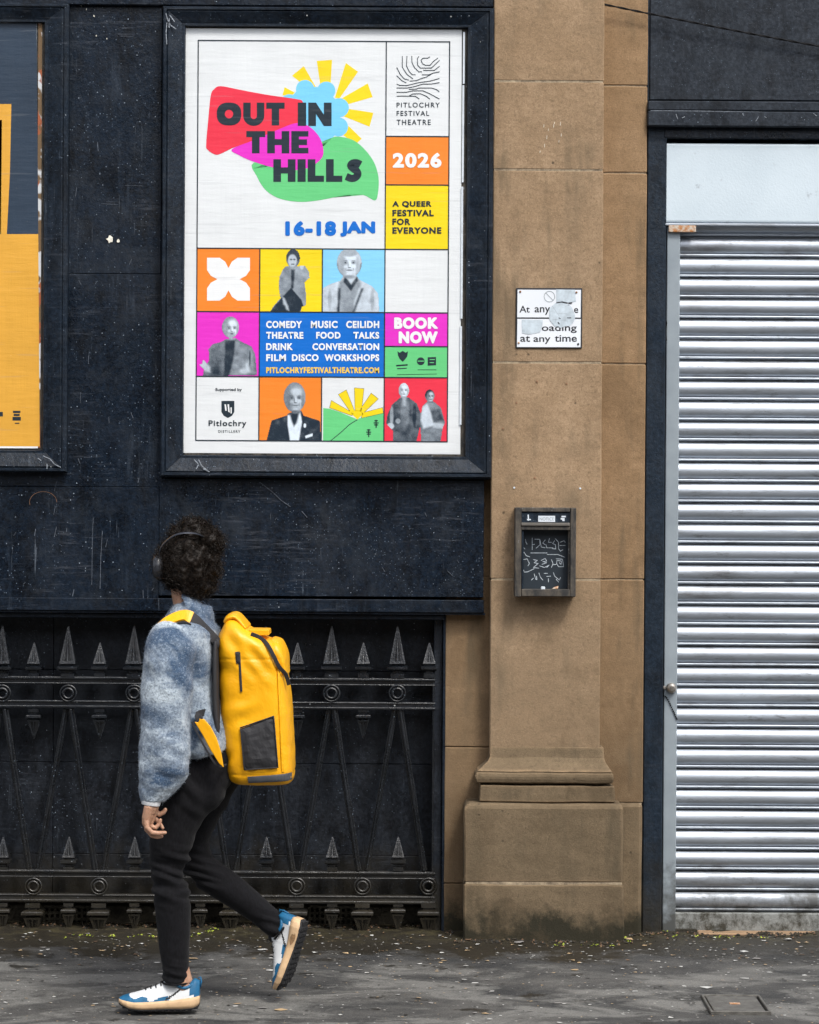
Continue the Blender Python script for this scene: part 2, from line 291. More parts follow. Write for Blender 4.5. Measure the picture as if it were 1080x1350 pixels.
# ------------------------------------------------------------------ mesh helpers
class MB:
    def __init__(s): s.v = []; s.f = []; s.mi = []
    def add(s, vs, fs, mi=0):
        o = len(s.v); s.v += [tuple(p) for p in vs]; s.f += [tuple(o + i for i in f) for f in fs]; s.mi += [mi] * len(fs); return s
    def box(s, x0, x1, y0, y1, z0, z1, mi=0):
        if x0 > x1: x0, x1 = x1, x0
        if y0 > y1: y0, y1 = y1, y0
        if z0 > z1: z0, z1 = z1, z0
        return s.add([(x0, y0, z0), (x1, y0, z0), (x1, y1, z0), (x0, y1, z0), (x0, y0, z1), (x1, y0, z1), (x1, y1, z1), (x0, y1, z1)],
                     [(0, 3, 2, 1), (4, 5, 6, 7), (0, 1, 5, 4), (1, 2, 6, 5), (2, 3, 7, 6), (3, 0, 4, 7)], mi)
    def poly(s, pts, mi=0): return s.add(pts, [tuple(range(len(pts)))], mi)
    def prism(s, pts, y0, y1, mi=0):
        """outline in (x, z), solid between y0 and y1"""
        n = len(pts); a = sum(pts[i][0] * pts[(i + 1) % n][1] - pts[(i + 1) % n][0] * pts[i][1] for i in range(n))
        if a < 0: pts = pts[::-1]
        v = [(p[0], y0, p[1]) for p in pts] + [(p[0], y1, p[1]) for p in pts]
        f = [tuple(range(n)), tuple(range(2 * n - 1, n - 1, -1))] + [(i, n + i, n + (i + 1) % n, (i + 1) % n) for i in range(n)]
        return s.add(v, f, mi)
    def lathe(s, prof, n=16, axis='Z', c=(0, 0, 0), rot=0.0, mi=0, closed=False):
        """prof: (r, h) rings about the axis"""
        vs = []
        for r, h in prof:
            for i in range(n):
                a = rot + 2 * math.pi * i / n; x, y = r * math.cos(a), r * math.sin(a)
                p = (x, y, h) if axis == 'Z' else ((x, h, y) if axis == 'Y' else (h, x, y))
                vs.append((p[0] + c[0], p[1] + c[1], p[2] + c[2]))
        fs = []; m_ = len(prof)
        for j in range(m_ if closed else m_ - 1):
            k = (j + 1) % m_
            for i in range(n): fs.append((j * n + i, j * n + (i + 1) % n, k * n + (i + 1) % n, k * n + i))
        if not closed: fs.append(tuple(range(n - 1, -1, -1))); fs.append(tuple((m_ - 1) * n + i for i in range(n)))
        return s.add(vs, fs, mi)
    def tube(s, pts, r, n=6, mi=0):
        pts = [Vector(p) for p in pts]; rs = r if isinstance(r, (list, tuple)) else [r] * len(pts)
        vs = []; up = Vector((0.13, 0.9, 0.31)).normalized()
        for i, p in enumerate(pts):
            t = (pts[min(i + 1, len(pts) - 1)] - pts[max(i - 1, 0)]).normalized()
            a = t.cross(up)
            if a.length < .01: a = t.cross(Vector((1, 0, 0)))
            a.normalize(); b = t.cross(a)
            for k in range(n):
                q = 2 * math.pi * k / n; vs.append(p + (a * math.cos(q) + b * math.sin(q)) * rs[i])
        fs = [(j * n + k, j * n + (k + 1) % n, (j + 1) * n + (k + 1) % n, (j + 1) * n + k) for j in range(len(pts) - 1) for k in range(n)]
        fs.append(tuple(range(n - 1, -1, -1))); fs.append(tuple((len(pts) - 1) * n + k for k in range(n)))
        return s.add(vs, fs, mi)
    def ball(s, c, r, n=12, mi=0):
        r = r if isinstance(r, (tuple, list)) else (r, r, r); vs = [(c[0], c[1], c[2] - r[2])]; m_ = n // 2
        for j in range(1, m_):
            t = math.pi * j / m_
            for i in range(n):
                a = 2 * math.pi * i / n; vs.append((c[0] + r[0] * math.sin(t) * math.cos(a), c[1] + r[1] * math.sin(t) * math.sin(a), c[2] - r[2] * math.cos(t)))
        vs.append((c[0], c[1], c[2] + r[2])); fs = []
        for i in range(n): fs.append((0, 1 + (i + 1) % n, 1 + i))
        for j in range(m_ - 2):
            for i in range(n): fs.append((1 + j * n + i, 1 + j * n + (i + 1) % n, 1 + (j + 1) * n + (i + 1) % n, 1 + (j + 1) * n + i))
        L_ = len(vs) - 1; o = 1 + (m_ - 2) * n
        for i in range(n): fs.append((o + i, o + (i + 1) % n, L_))
        return s.add(vs, fs, mi)
    def mesh(s, name, mats, smooth=False, bevel=0.0, recalc=True, seg=1):
        me = bpy.data.meshes.new(name); me.from_pydata(s.v, [], s.f)
        mats = mats if isinstance(mats, (list, tuple)) else [mats]
        for mm in mats: me.materials.append(MATS[mm])
        me.polygons.foreach_set('material_index', s.mi)
        bm = bmesh.new(); bm.from_mesh(me)
        if recalc: bmesh.ops.recalc_face_normals(bm, faces=bm.faces)
        if bevel:
            es = [e for e in bm.edges if len(e.link_faces) == 2 and e.calc_face_angle(0) > .5]
            bmesh.ops.bevel(bm, geom=es, offset=bevel, segments=seg, affect='EDGES', profile=.5, clamp_overlap=True)
        bm.to_mesh(me); bm.free()
        if smooth:
            me.polygons.foreach_set('use_smooth', [True] * len(me.polygons))
        me.update(); return me

def finish(o, label=None, cat=None, group=None, kind=None):
    if label: o['label'] = label
    if cat: o['category'] = cat
    if group: o['group'] = group
    if kind: o['kind'] = kind
    return o
def thing(name, loc, label, cat, group=None):
    o = bpy.data.objects.new(name, None); COL.objects.link(o); o.location = loc; o.empty_display_size = .1
    return finish(o, label, cat, group)
def ancestor_loc(p):
    v = Vector((0, 0, 0))
    while p is not None: v += Vector(p.location); p = p.parent
    return v
def part(name, me, parent, at=None, label=None, kind=None, rot=None):
    """a part whose mesh is in place coordinates (at=None) or local ones set down at a point"""
    o = bpy.data.objects.new(name, me); COL.objects.link(o)
    if parent is not None: o.parent = parent
    o.location = (Vector(at) if at is not None else Vector((0, 0, 0))) - ancestor_loc(parent)
    if rot: o.rotation_euler = rot
    return finish(o, label, None, None, kind)
def top(name, me, label=None, cat=None, group=None, kind=None, at=(0, 0, 0)):
    o = bpy.data.objects.new(name, me); COL.objects.link(o); o.location = at
    return finish(o, label, cat, group, kind)
def centre(me):
    """move a mesh so that its base centre is the origin; returns where it was"""
    n = len(me.vertices); a = np.empty(n * 3); me.vertices.foreach_get('co', a); a = a.reshape(-1, 3)
    c = (a.min(0) + a.max(0)) / 2; c[2] = a[:, 2].min(); a -= c; me.vertices.foreach_set('co', a.ravel()); me.update(); return tuple(c)
def rough_edges(me, amp=.002, scale=25, cuts=None):
    for v in me.vertices:
        n = mnoise.noise_vector(v.co * scale); v.co += n * amp
    me.update()
# ------------------------------------------------------------------ ground
def grid_sheet(name, x0, x1, y0, y1, nx, ny, mat, zf):
    b = MB(); vs = []
    for j in range(ny + 1):
        for i in range(nx + 1):
            x = x0 + (x1 - x0) * i / nx; y = y0 + (y1 - y0) * j / ny; vs.append((x, y, zf(x, y)))
    fs = [(j * (nx + 1) + i, j * (nx + 1) + i + 1, (j + 1) * (nx + 1) + i + 1, (j + 1) * (nx + 1) + i) for j in range(ny) for i in range(nx)]
    b.add(vs, fs); return b.mesh(name, mat, smooth=True, recalc=False)
def pav_z(x, y):
    e = .012 * max(0, min(1, (y + .35) / .35))
    return .006 * mnoise.noise(Vector((x * 2.1, y * 2.1, 0))) + .004 * mnoise.noise(Vector((x * 9, y * 9, 3))) * (1 + e * 200) * .6 + e * .4
top('pavement', grid_sheet('pavement', -4.5, 4.5, -3.2, .36, 260, 110, 'pavement_asphalt', pav_z), kind='structure')
top('kerb', MB().box(-30, 30, -3.36, -3.2, -.15, .006).mesh('kerb', 'kerb_stone', bevel=.012), kind='structure')
top('road', MB().box(-60, 60, -60, -3.36, -.4, -.125).mesh('road', 'asphalt_road'), kind='structure')
top('ground', MB().poly([(-400, -400, -.45), (400, -400, -.45), (400, 400, -.45), (-400, 400, -.45)]).mesh('ground', 'asphalt_road'), kind='structure')
b = MB(); b.box(-30, -4.5, -3.2, 6, -.2, 0); b.box(4.5, 30, -3.2, 6, -.2, 0)
top('side_pavement', b.mesh('side_pavement', 'pavement_asphalt'), kind='structure')

# ------------------------------------------------------------------ unseen terrace added across the street to shade the wall and darken reflections
plain('far_stone', (.20, .165, .125), .9, sc=2, var=.25); plain('far_slate', (.05, .052, .058), .7); plain('far_glass', (.02, .024, .03), .12); plain('far_frame', (.55, .54, .50), .6)
fp = bpy.data.meshes.new('pane'); wm = MB().box(-.55, .55, -.04, .0, 0, 1.9).mesh('window', 'far_glass'); wf = MB().box(-.65, .65, -.02, .06, -.12, 0).box(-.65, .65, -.02, .04, 1.9, 2.05).box(-.03, .03, 0, .03, 0, 1.9).box(-.55, .55, 0, .035, .92, .98).mesh('window_frame', 'far_frame')
LB = ['pale stone tenement across the street, opposite the amber poster', 'stone tenement across the street, opposite the pilaster', 'stone tenement across the street, opposite the steel shutter']
for q in range(3):
    x0_ = -33 + 22 * q; t_ = thing('tenement_building', (x0_ + 11, -21, 0), LB[q], 'building', 'tenements across the street')
    part('wall', MB().box(x0_ + .02, x0_ + 21.98, -31, -21, -.44, 7.6 + .5 * q).mesh('wall', 'far_stone'), t_)
    part('roof', MB().add([(x0_, -31.3, 7.6 + .5 * q), (x0_ + 22, -31.3, 7.6 + .5 * q), (x0_ + 22, -20.7, 7.6 + .5 * q), (x0_, -20.7, 7.6 + .5 * q), (x0_, -26, 9.8), (x0_ + 22, -26, 9.8)], [(0, 1, 5, 4), (3, 4, 5, 2), (0, 4, 3), (1, 2, 5), (0, 3, 2, 1)]).mesh('roof', 'far_slate'), t_)
    for fl_ in range(2):
        for k in range(7):
            w_ = part('window', wm, t_, at=(x0_ + 2 + 3 * k, -20.96, 1.1 + 3.6 * fl_)); part('window_frame', wf, w_, at=(x0_ + 2 + 3 * k, -20.96, 1.1 + 3.6 * fl_))

# ------------------------------------------------------------------ stone wall and pilaster
PY = -0.09                                   # pilaster face
JOINTS = [-10, 107, 224, 478, 764]           # bed joints, rows in the photograph
pil = thing('stone_pilaster', (X(720, 1100), PY, 0), 'tan sandstone pilaster with stepped plinth between the black poster wall and the steel shutter', 'pilaster')
px0, px1 = X(648.5, 500, PY), X(794, 500, PY)
def block(name, x0, x1, y0, y1, z0, z1, mat, parent, bev=.004, label=None):
    b = MB().box(x0, x1, y0, y1, z0, z1); me = b.mesh(name, mat, bevel=bev)
    bm = bmesh.new(); bm.from_mesh(me)
    for cut in range(2):
        es = [e for e in bm.edges if e.calc_length() > .10]
        if es: bmesh.ops.subdivide_edges(bm, edges=es, cuts=1, use_grid_fill=True)
    bm.to_mesh(me); bm.free()
    for v in me.vertices:
        n_ = mnoise.noise_vector(v.co * 9) * .0012 + mnoise.noise_vector(v.co * 31) * .0008; v.co += n_
    me.update()
    return part(name, me, parent, label=label)
zs = [Z(720, 998, PY)] + [Z(720, j, PY) for j in JOINTS[::-1]] + [4.6]
for k in range(len(zs) - 1):
    block('stone_block', px0, px1, PY, -.001, zs[k] + .0018, zs[k + 1] - .0018, 'sandstone', pil)
b = MB().box(px0 + .004, px1 - .004, PY + .0018, -.002, .0, 4.59); part('mortar_core', b.mesh('mortar_core', 'mortar'), pil)
# base mouldings: stacked, each with its own profile on three sides
def moulding(name, rows, y_front, parent, mat='sandstone_plinth', bev=.006, y_back=-.0015):
    """rows: (left px, right px, row px, extra depth) from the top down, lofted as one weathered stone"""
    vs = []; n = len(rows)
    for (l, r, py, d) in rows:
        yf = y_front + d; z = Z((l + r) / 2, py, yf); a, c = X(l, py, yf), X(r, py, yf)
        vs += [(a, y_back, z), (a, yf, z), (c, yf, z), (c, y_back, z)]
    fs = [(4 * j + i, 4 * j + i + 1, 4 * j + 5 + i, 4 * j + 4 + i) for j in range(n - 1) for i in range(3)]
    fs += [(0, 3, 2, 1), tuple(4 * (n - 1) + i for i in range(4))] + [(4 * j + 3, 4 * j, 4 * j + 4, 4 * j + 7) for j in range(n - 1)]
    b = MB().add(vs, fs); me = b.mesh(name, mat, bevel=bev)
    bm = bmesh.new(); bm.from_mesh(me)
    for cut in range(3):
        es = [e for e in bm.edges if e.calc_length() > .06]
        if es: bmesh.ops.subdivide_edges(bm, edges=es, cuts=1, use_grid_fill=True)
    bm.to_mesh(me); bm.free()
    for v in me.vertices:
        v.co += mnoise.noise_vector(v.co * 7) * .0025 + mnoise.noise_vector(v.co * 23) * .0018
    me.update(); return part(name, me, parent)
moulding('apophyge_moulding', [(646, 796, 985, .05), (645, 797, 999, .045), (642, 799, 1005, .035), (634, 804, 1013, .018), (629, 807, 1018, .004)], -.14, pil, bev=.002)
moulding('torus_moulding', [(628, 808, 1019, .0), (626, 809, 1026, -.004), (628, 808, 1033, .003)], -.142, pil, bev=.005)
moulding('fillet_moulding', [(633, 810, 1036, .0), (632, 811, 1058, .0)], -.135, pil, bev=.004)
moulding('plinth_block', [(617, 819, 1060, .008), (612, 822, 1066, 0), (612, 822, 1164, 0)], -.165, pil, bev=.006)
b = MB().box(X(614, 1165, -.165), X(820, 1165, -.165), -.1625, -.01, Z(720, 1168.5, -.165), Z(720, 1163, -.165)); part('mortar_line', b.mesh('mortar_line', 'mortar'), pil)
moulding('plinth_block', [(611.5, 822.5, 1166.2, 0), (611, 823, 1244, .0)], -.168, pil, bev=.006)

wall = thing('stone_wall', (X(615, 1200), 0, 0), 'dirty brown sandstone wall running behind the pilaster to the shop post', 'wall')
# jamb on the left of the pilaster
jx0, jx1 = X(586, 1000, 0), px0 + .01
jz = [-.02, Z(615, 1165), Z(615, 985), Z(615, 760)]
for k in range(3): block('stone_block', jx0, jx1, 0, .42, jz[k] + .0008, jz[k + 1] - .0008, 'sandstone_edge', wall)
# strip on the right of the pilaster
rx0, rx1 = px1 - .01, X(850, 700, 0)
rz = [Z(820, j, 0) for j in (1059, 764, 480, 228, 113, -8)] + [4.6]
for k in range(len(rz) - 1): block('stone_block', rx0, rx1, 0, .42, rz[k] + .0015, rz[k + 1] - .0015, 'sandstone_edge', wall)
block('stone_block', rx0, rx1 - .004, -.028, .42, -.02, Z(835, 1060, -.03), 'sandstone_plinth', wall, bev=.012)
b = MB().box(rx0 + .003, rx1 - .004, .004, .41, 0, 4.59); part('mortar_core', b.mesh('mortar_core', 'mortar'), wall)
# the wall behind the black boarding, over the cellar opening
block('stone_lintel', -4.2, px0 - .001, .002, .42, Z(300, 758), 4.6, 'sandstone_edge', wall, bev=0)
block('stone_coping', -4.2, 4.2, -.02, .42, 4.602, 5.2, 'sandstone', wall, bev=.01)
block('stone_pier', 2.92, 4.2, 0, .42, -.02, 4.598, 'sandstone_edge', wall, bev=.005)
block('stone_pier', -4.2, -3.5, 0, .42, -.02, Z(300, 758) - .002, 'sandstone_edge', wall, bev=.005)
b = MB().box(-4.3, 4.3, .42, .6, -.02, 5.2); part('rear_wall', b.mesh('rear_wall', 'old_masonry'), wall)

def stroke(pts, w):
    """polyline in pixels -> quads"""
    out = []
    for i in range(len(pts) - 1):
        (x0, y0), (x1, y1) = pts[i], pts[i + 1]; L_ = math.hypot(x1 - x0, y1 - y0) or 1; nx, ny = -(y1 - y0) / L_ * w / 2, (x1 - x0) / L_ * w / 2
        ex, ey = (x1 - x0) / L_ * w * .3, (y1 - y0) / L_ * w * .3
        out.append([(x0 + nx - ex, y0 + ny - ey), (x1 + nx + ex, y1 + ny + ey), (x1 - nx + ex, y1 - ny + ey), (x0 - nx - ex, y0 - ny - ey)])
    return out
# ------------------------------------------------------------------ black boarding
CY = -.06
clad = thing('black_boarding', (X(300, 805, CY), CY, Z(300, 805, CY)), 'weathered black painted timber boarding that carries the two poster frames above the iron railing', 'boarding')
zb = Z(300, 804, CY)
def bd(name, l, t, r, bt, y0, y1, mat='black_paint', bev=.002, parent=None, label=None):
    xm, zm = (l + r) / 2, (t + bt) / 2
    b = MB().box(X(l, zm, y0), X(r, zm, y0), y0, y1, Z(xm, bt, y0), Z(xm, t, y0))
    return part(name, b.mesh(name, mat, bevel=bev), parent or clad, label=label)
rgt = 643
bd('panel', -800, 639.4, 209.5, 786.4, CY, 0.0); bd('panel', 209.8, 632, 638, 786.4, CY - .0015, 0.0, label='slightly proud lower panel beneath the large poster frame')
bd('panel', -800, 358.4, 214, 639.1, CY, 0.0); bd('panel', -800, -340, 214, 358, CY, 0.0)
bd('panel', 215, -340, 651, 631, CY, 0.0)
bd('bottom_rail', -800, 787, 638, 804, CY - .006, 0.0, bev=.003)
bd('drip_moulding', -800, 807, 586, 813, CY + .03, .05, bev=.002); bd('soffit_board', -800, 804.2, 640, 806.5, CY + .004, .2, bev=0)
bd('top_rail', -800, -14, 651, 5, CY - .022, CY, bev=.004)
# scraps left on the boards
def blob(mb, px, py, y, r, n=9, sx=1.0, seed=0):
    c = W(px, py, y); rr = random.Random(seed); pts = []
    for i in range(n):
        a = 2 * math.pi * i / n; q = r / PPM * rr.uniform(.55, 1.15); pts.append((c.x + math.cos(a) * q * sx, c.z + math.sin(a) * q))
    mb.prism(pts, y - .003, y + .001)
b = MB(); blob(b, 145, 315, CY, 5, n=14, seed=3); blob(b, 156, 317, CY, 2.6, n=9, seed=4); part('paint_scar', b.mesh('paint_scar', 'gum_white'), clad, label='white and yellow scar where a fixing was torn off')
for (px, py, q) in ((127, 47, 1.3), (141, 51, 1.2), (112, 3, 1.6), (107, 7, 1.3), (114, 12, 1.3), (124, 21, 1.6)):
    b = MB(); blob(b, px, py, CY, q, sx=.6, seed=px); part('paint_drip', b.mesh('paint_drip', 'gum_white'), clad)

def scuff(name, pts, w, y, mat, parent): 
    mb = MB()
    for q in stroke(pts, w):
        P_ = [W(p[0], p[1], y) for p in q]; mb.prism([(v.x, v.z) for v in P_], y - .0012, y + .001)
    part(name, mb.mesh(name, mat), parent)
def _late_scuffs():
    y = CY - .004
    scuff('scratch', [(343, 636), (352, 643), (361, 650), (370, 659), (383, 668)], .8, y, 'scuff_paint', clad)
    scuff('scratch', [(398, 674), (405, 682)], .8, y, 'scuff_paint', clad)
    scuff('scratch', [(135, 700), (133, 735), (132, 776)], .7, CY, 'scuff_paint', clad); scuff('scratch', [(123, 682), (122, 705), (121, 771)], .5, CY, 'scuff_paint', clad)
    r2 = random.Random(12)
    for q in range(22):
        x, yy = r2.uniform(0, 205), r2.uniform(600, 785); L_ = r2.uniform(2, 16)
        if r2.random() < .4: x, yy = r2.uniform(100, 200), r2.uniform(60, 560)
        scuff('scratch', [(x, yy), (x + r2.uniform(-3, 3), yy + L_)], r2.uniform(.35, .8), CY, 'scuff_paint', clad)
    for q in range(12):
        x, yy = r2.uniform(215, 630), r2.uniform(645, 780); scuff('scratch', [(x, yy), (x + r2.uniform(-4, 8), yy + r2.uniform(-1, 7))], r2.uniform(.35, .8), y, 'scuff_paint', clad)
    for q in range(4):
        x, yy = r2.uniform(95, 190), r2.choice((40, 62, 240, 265, 272)) + r2.uniform(-8, 8); scuff('scratch', [(x, yy), (x + r2.uniform(6, 26), yy + r2.uniform(-1, 1.5))], r2.uniform(.3, .6), CY, 'scuff_paint', clad)
    a_ = [(57 + 18 * math.cos(t), 662 + 14 * math.sin(t)) for t in [2.9 + i * .26 for i in range(14)]]
    scuff('ring_stain', a_, .4, CY, 'rusty_nail', clad)
    for pts in ([(219, 18), (221, 26), (225, 33), (232, 38)], [(220, 30), (219, 44), (220, 58)], [(256, 606), (262, 612), (259, 618)], [(262, 606), (266, 614), (273, 620)], [(268, 618), (276, 622)], [(224, 20), (230, 28)], [(223, 24), (223, 36)]):
        scuff('chipped_paint', pts, 1.1, CY - .0575, 'scuff_light', big)
    for pts in ([(57, 601), (66, 605), (72, 612), (80, 616)], [(62, 612), (62, 618)], [(50, 604), (54, 607)]): scuff('chipped_paint', pts, .9, CY - .0515, 'scuff_light', lef)
def mitre_frame(name, L, T, Rr, B, l, t, r, b_, y_back, y_out, y_in, mats, loc_label, cat, parent_extra=None):
    root = thing(name, (X((L + Rr) / 2, B, y_back), y_back, Z((L + Rr) / 2, B, y_back)), loc_label, cat, 'black poster frames on the boarding')
    ox0, ox1 = X(L, (T + B) / 2, y_out), X(Rr, (T + B) / 2, y_out); oz0, oz1 = Z((L + Rr) / 2, B, y_out), Z((L + Rr) / 2, T, y_out)
    ix0, ix1 = X(l, (T + B) / 2, y_in), X(r, (T + B) / 2, y_in); iz0, iz1 = Z((L + Rr) / 2, b_, y_in), Z((L + Rr) / 2, t, y_in)
    O = [(ox0, oz0), (ox1, oz0), (ox1, oz1), (ox0, oz1)]; I = [(ix0, iz0), (ix1, iz0), (ix1, iz1), (ix0, iz1)]
    prof = [(0, y_back), (0, y_out + .006), (.06, y_out), (.16, y_out), (.18, y_out + .008), (.26, y_out + .004), (.86, y_in), (.97, y_in), (1.0, y_in + .006), (1.0, y_back)]
    for k in range(4):
        A, Bc, a, bc = O[k], O[(k + 1) % 4], I[k], I[(k + 1) % 4]
        g = .0007; vs = []
        for (f, y) in prof:
            p = (A[0] + (a[0] - A[0]) * f, A[1] + (a[1] - A[1]) * f); q = (Bc[0] + (bc[0] - Bc[0]) * f, Bc[1] + (bc[1] - Bc[1]) * f)
            d = ((q[0] - p[0]), (q[1] - p[1])); Ln = math.hypot(*d); d = (d[0] / Ln * g, d[1] / Ln * g)
            vs += [(p[0] + d[0], y, p[1] + d[1]), (q[0] - d[0], y, q[1] - d[1])]
        n = len(prof); fs = [(2 * j, 2 * j + 1, 2 * j + 3, 2 * j + 2) for j in range(n - 1)] + [tuple(2 * j for j in range(n)), tuple(2 * j + 1 for j in range(n - 1, -1, -1)), (2 * n - 2, 2 * n - 1, 1, 0)]
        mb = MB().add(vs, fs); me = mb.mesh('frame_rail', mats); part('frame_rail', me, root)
    return root, (ix0, ix1, iz0, iz1)
big, bi = mitre_frame('poster_frame', 213, 9, 650, 629, 243, 35, 615, 601, CY - .0045, CY - .058, CY - .034, 'black_paint_frame', 'large black moulded timber frame around the white festival poster', 'poster frame')
lef, li = mitre_frame('poster_frame', -352, 3, 89, 621, -322, 28, 57, 592, CY - .0005, CY - .052, CY - .030, 'black_paint_frame', 'black moulded timber frame around the amber and slate poster at the left edge', 'poster frame')
# slivers of older paper and chipped edge beads inside the frames
b = MB().box(bi[0] + .001, bi[1] - .001, CY - .012, CY - .005, bi[2] + .001, bi[3] - .001); part('backing_board', b.mesh('backing_board', 'aged_timber'), big)
b = MB().box(li[0] + .001, li[1] - .001, CY - .008, CY - .001, li[2] + .001, li[3] - .001); part('backing_board', b.mesh('backing_board', 'aged_timber'), lef)
zc = 310
_late_scuffs()
b = MB()
for (l, t, r, bt) in ((609, 42, 611.5, 110), (608.5, 112, 611, 240), (608, 246, 610.5, 420), (607.5, 430, 610, 560)):
    b.box(X(l, zc, CY - .02), X(r, zc, CY - .02), CY - .019, CY - .0125, Z(610, bt, CY - .02), Z(610, t, CY - .02))
part('edge_bead', b.mesh('edge_bead', 'label_white'), big)
b = MB().box(X(49, zc, CY - .016), X(54, zc, CY - .016), CY - .013, CY - .0085, Z(52, 590, CY - .016), Z(52, 30, CY - .016)); part('torn_paper', b.mesh('torn_paper', 'torn_layers'), lef, label='torn strips of older posters at the right edge')

# ------------------------------------------------------------------ posters
QY = CY - .0135
def ply(name, pts, layer, mat, parent, label=None):
    b = MB(); y = QY - .00014 * layer; P_ = [W(p[0], p[1], y) for p in pts]
    n = len(P_); a = sum(P_[i].x * P_[(i + 1) % n].z - P_[(i + 1) % n].x * P_[i].z for i in range(n))
    if a < 0: P_ = P_[::-1]
    me = bpy.data.meshes.new(name); bm = bmesh.new(); vs = [bm.verts.new(p) for p in P_]; f = bm.faces.new(vs)
    bmesh.ops.triangulate(bm, faces=[f]); bm.to_mesh(me); bm.free(); me.materials.append(MATS[mat])
    return part(name, me, parent, label=label)
def tess(name, polys, layer, mat, parent, label=None, y=None):
    b = MB(); y = QY - .00014 * layer if y is None else y; me = bpy.data.meshes.new(name); bm = bmesh.new()
    for pts in polys:
        P_ = [W(p[0], p[1], y) for p in pts]; n = len(P_); a = sum(P_[i].x * P_[(i + 1) % n].z - P_[(i + 1) % n].x * P_[i].z for i in range(n))
        if a < 0: P_ = P_[::-1]
        bm.faces.new([bm.verts.new(p) for p in P_])
    bmesh.ops.triangulate(bm, faces=list(bm.faces)); bm.to_mesh(me); bm.free(); me.materials.append(MATS[mat])
    return part(name, me, parent, label=label)
def lettering(name, txt, l, t, r, b_, y, mat, parent, bold=.03, label=None, spacing=1.0, heavy=0.0):
    """text fitted to the pixel rectangle l,t,r,b_ on the plane y"""
    cu = bpy.data.curves.new(name, 'FONT'); cu.body = txt; cu.offset = bold; cu.space_character = spacing; cu.resolution_u = 4
    o = bpy.data.objects.new('tmp', cu); COL.objects.link(o); dg = bpy.context.evaluated_depsgraph_get()
    me = bpy.data.meshes.new_from_object(o.evaluated_get(dg)); bpy.data.objects.remove(o)
    n = len(me.vertices); a = np.empty(n * 3); me.vertices.foreach_get('co', a); a = a.reshape(-1, 3)
    lo, hi = a.min(0), a.max(0); u = (a[:, 0] - lo[0]) / (hi[0] - lo[0]); v = (a[:, 1] - lo[1]) / (hi[1] - lo[1])
    out = np.array([W(l + (r - l) * uu, b_ + (t - b_) * vv, y) for uu, vv in zip(u, v)])
    me.vertices.foreach_set('co', out.ravel()); me.materials.clear(); me.materials.append(MATS[mat]); me.update(); me.name = name
    if heavy:
        bm = bmesh.new(); bm.from_mesh(me); g0 = list(bm.verts) + list(bm.edges) + list(bm.faces)
        for k_, (dx, dz) in enumerate(((1, 0), (-1, 0), (0, 1), (0, -1), (.7, .7), (-.7, .7), (.7, -.7), (-.7, -.7))):
            r_ = bmesh.ops.duplicate(bm, geom=g0)['geom']
            for v in r_:
                if isinstance(v, bmesh.types.BMVert): v.co += Vector((dx * heavy / PPM, -.00002 * (k_ + 1), dz * heavy / PPM))
        bm.to_mesh(me); bm.free()
    return part(name, me, parent, label=label)
S = lambda x, y: (x - (y - 54) * .0062, y + (x - 262) * .006)
def rect(l, t, r, b_): return [S(l, t), S(r, t), S(r, b_), S(l, b_)]
post = thing('festival_poster', (X(428, 600, QY), QY, Z(428, 600, QY)), 'white festival poster with colourful blobs, portraits and the words OUT IN THE HILLS', 'poster')
b = MB(); c4 = [W(245, 37, QY), W(609, 39, QY), W(607, 599, QY), W(241, 597, QY)]
nx, ny = 36, 54; vs = []
for j in range(ny + 1):
    for i in range(nx + 1):
        u, v = i / nx, j / ny; p = (c4[3] * (1 - u) + c4[2] * u) * (1 - v) + (c4[0] * (1 - u) + c4[1] * u) * v
        vs.append((p.x, QY, p.z))
b.add(vs, [(j * (nx + 1) + i, j * (nx + 1) + i + 1, (j + 1) * (nx + 1) + i + 1, (j + 1) * (nx + 1) + i) for j in range(ny) for i in range(nx)])
part('paper_sheet', b.mesh('paper_sheet', 'paper_white', recalc=False), post)
C0, C1, C2, C3, C4 = 261.5, 344.5, 427, 509.5, 593
R1, R2, R3, R4 = 327, 410.5, 496, 580.5
def cell(l, t, r, b_, mat): return ply('printed_square', rect(l, t, r, b_), 1, 'print_' + mat, post)
cell(C3, 178, C4, 242, 'orange'); cell(C3, 242, C4, R1, 'yellow')
cell(C0, R1, C1, R2, 'orange'); cell(C1, R1, C2, R2, 'yellow'); cell(C2, R1, C3, R2, 'skylight')
cell(C0, R2, C1, R3, 'magenta'); cell(C1, R2, C3, R3, 'blue'); cell(C3, R2, C4, 455, 'magenta'); cell(C3, 455, C4, R3, 'green')
cell(C1, R3, C2, R4, 'orange'); cell(C3, R3, C4, R4, 'red')
# black keylines
ls = []
def hl(y, a, b_): ls.extend(stroke([S(a, y), S(b_, y)], 1.5))
def vl(x, a, b_): ls.extend(stroke([S(x, a), S(x, b_)], 1.5))
for y, a, c in ((53, C0, C4), (178, C3, C4), (242, C3, C4), (R1, C0, C4), (R2, C0, C4), (R3, C0, C4), (R4, C0, C4), (455, C3, C4)): hl(y, a, c)
for x, a, c in ((C0, 53, R4), (C4, 53, R4), (C3, 53, R4), (C1, R1, R4), (C2, R1, R2), (C2, R3, R4)): vl(x, a, c)
tess('keylines', ls, 9, 'print_ink', post)
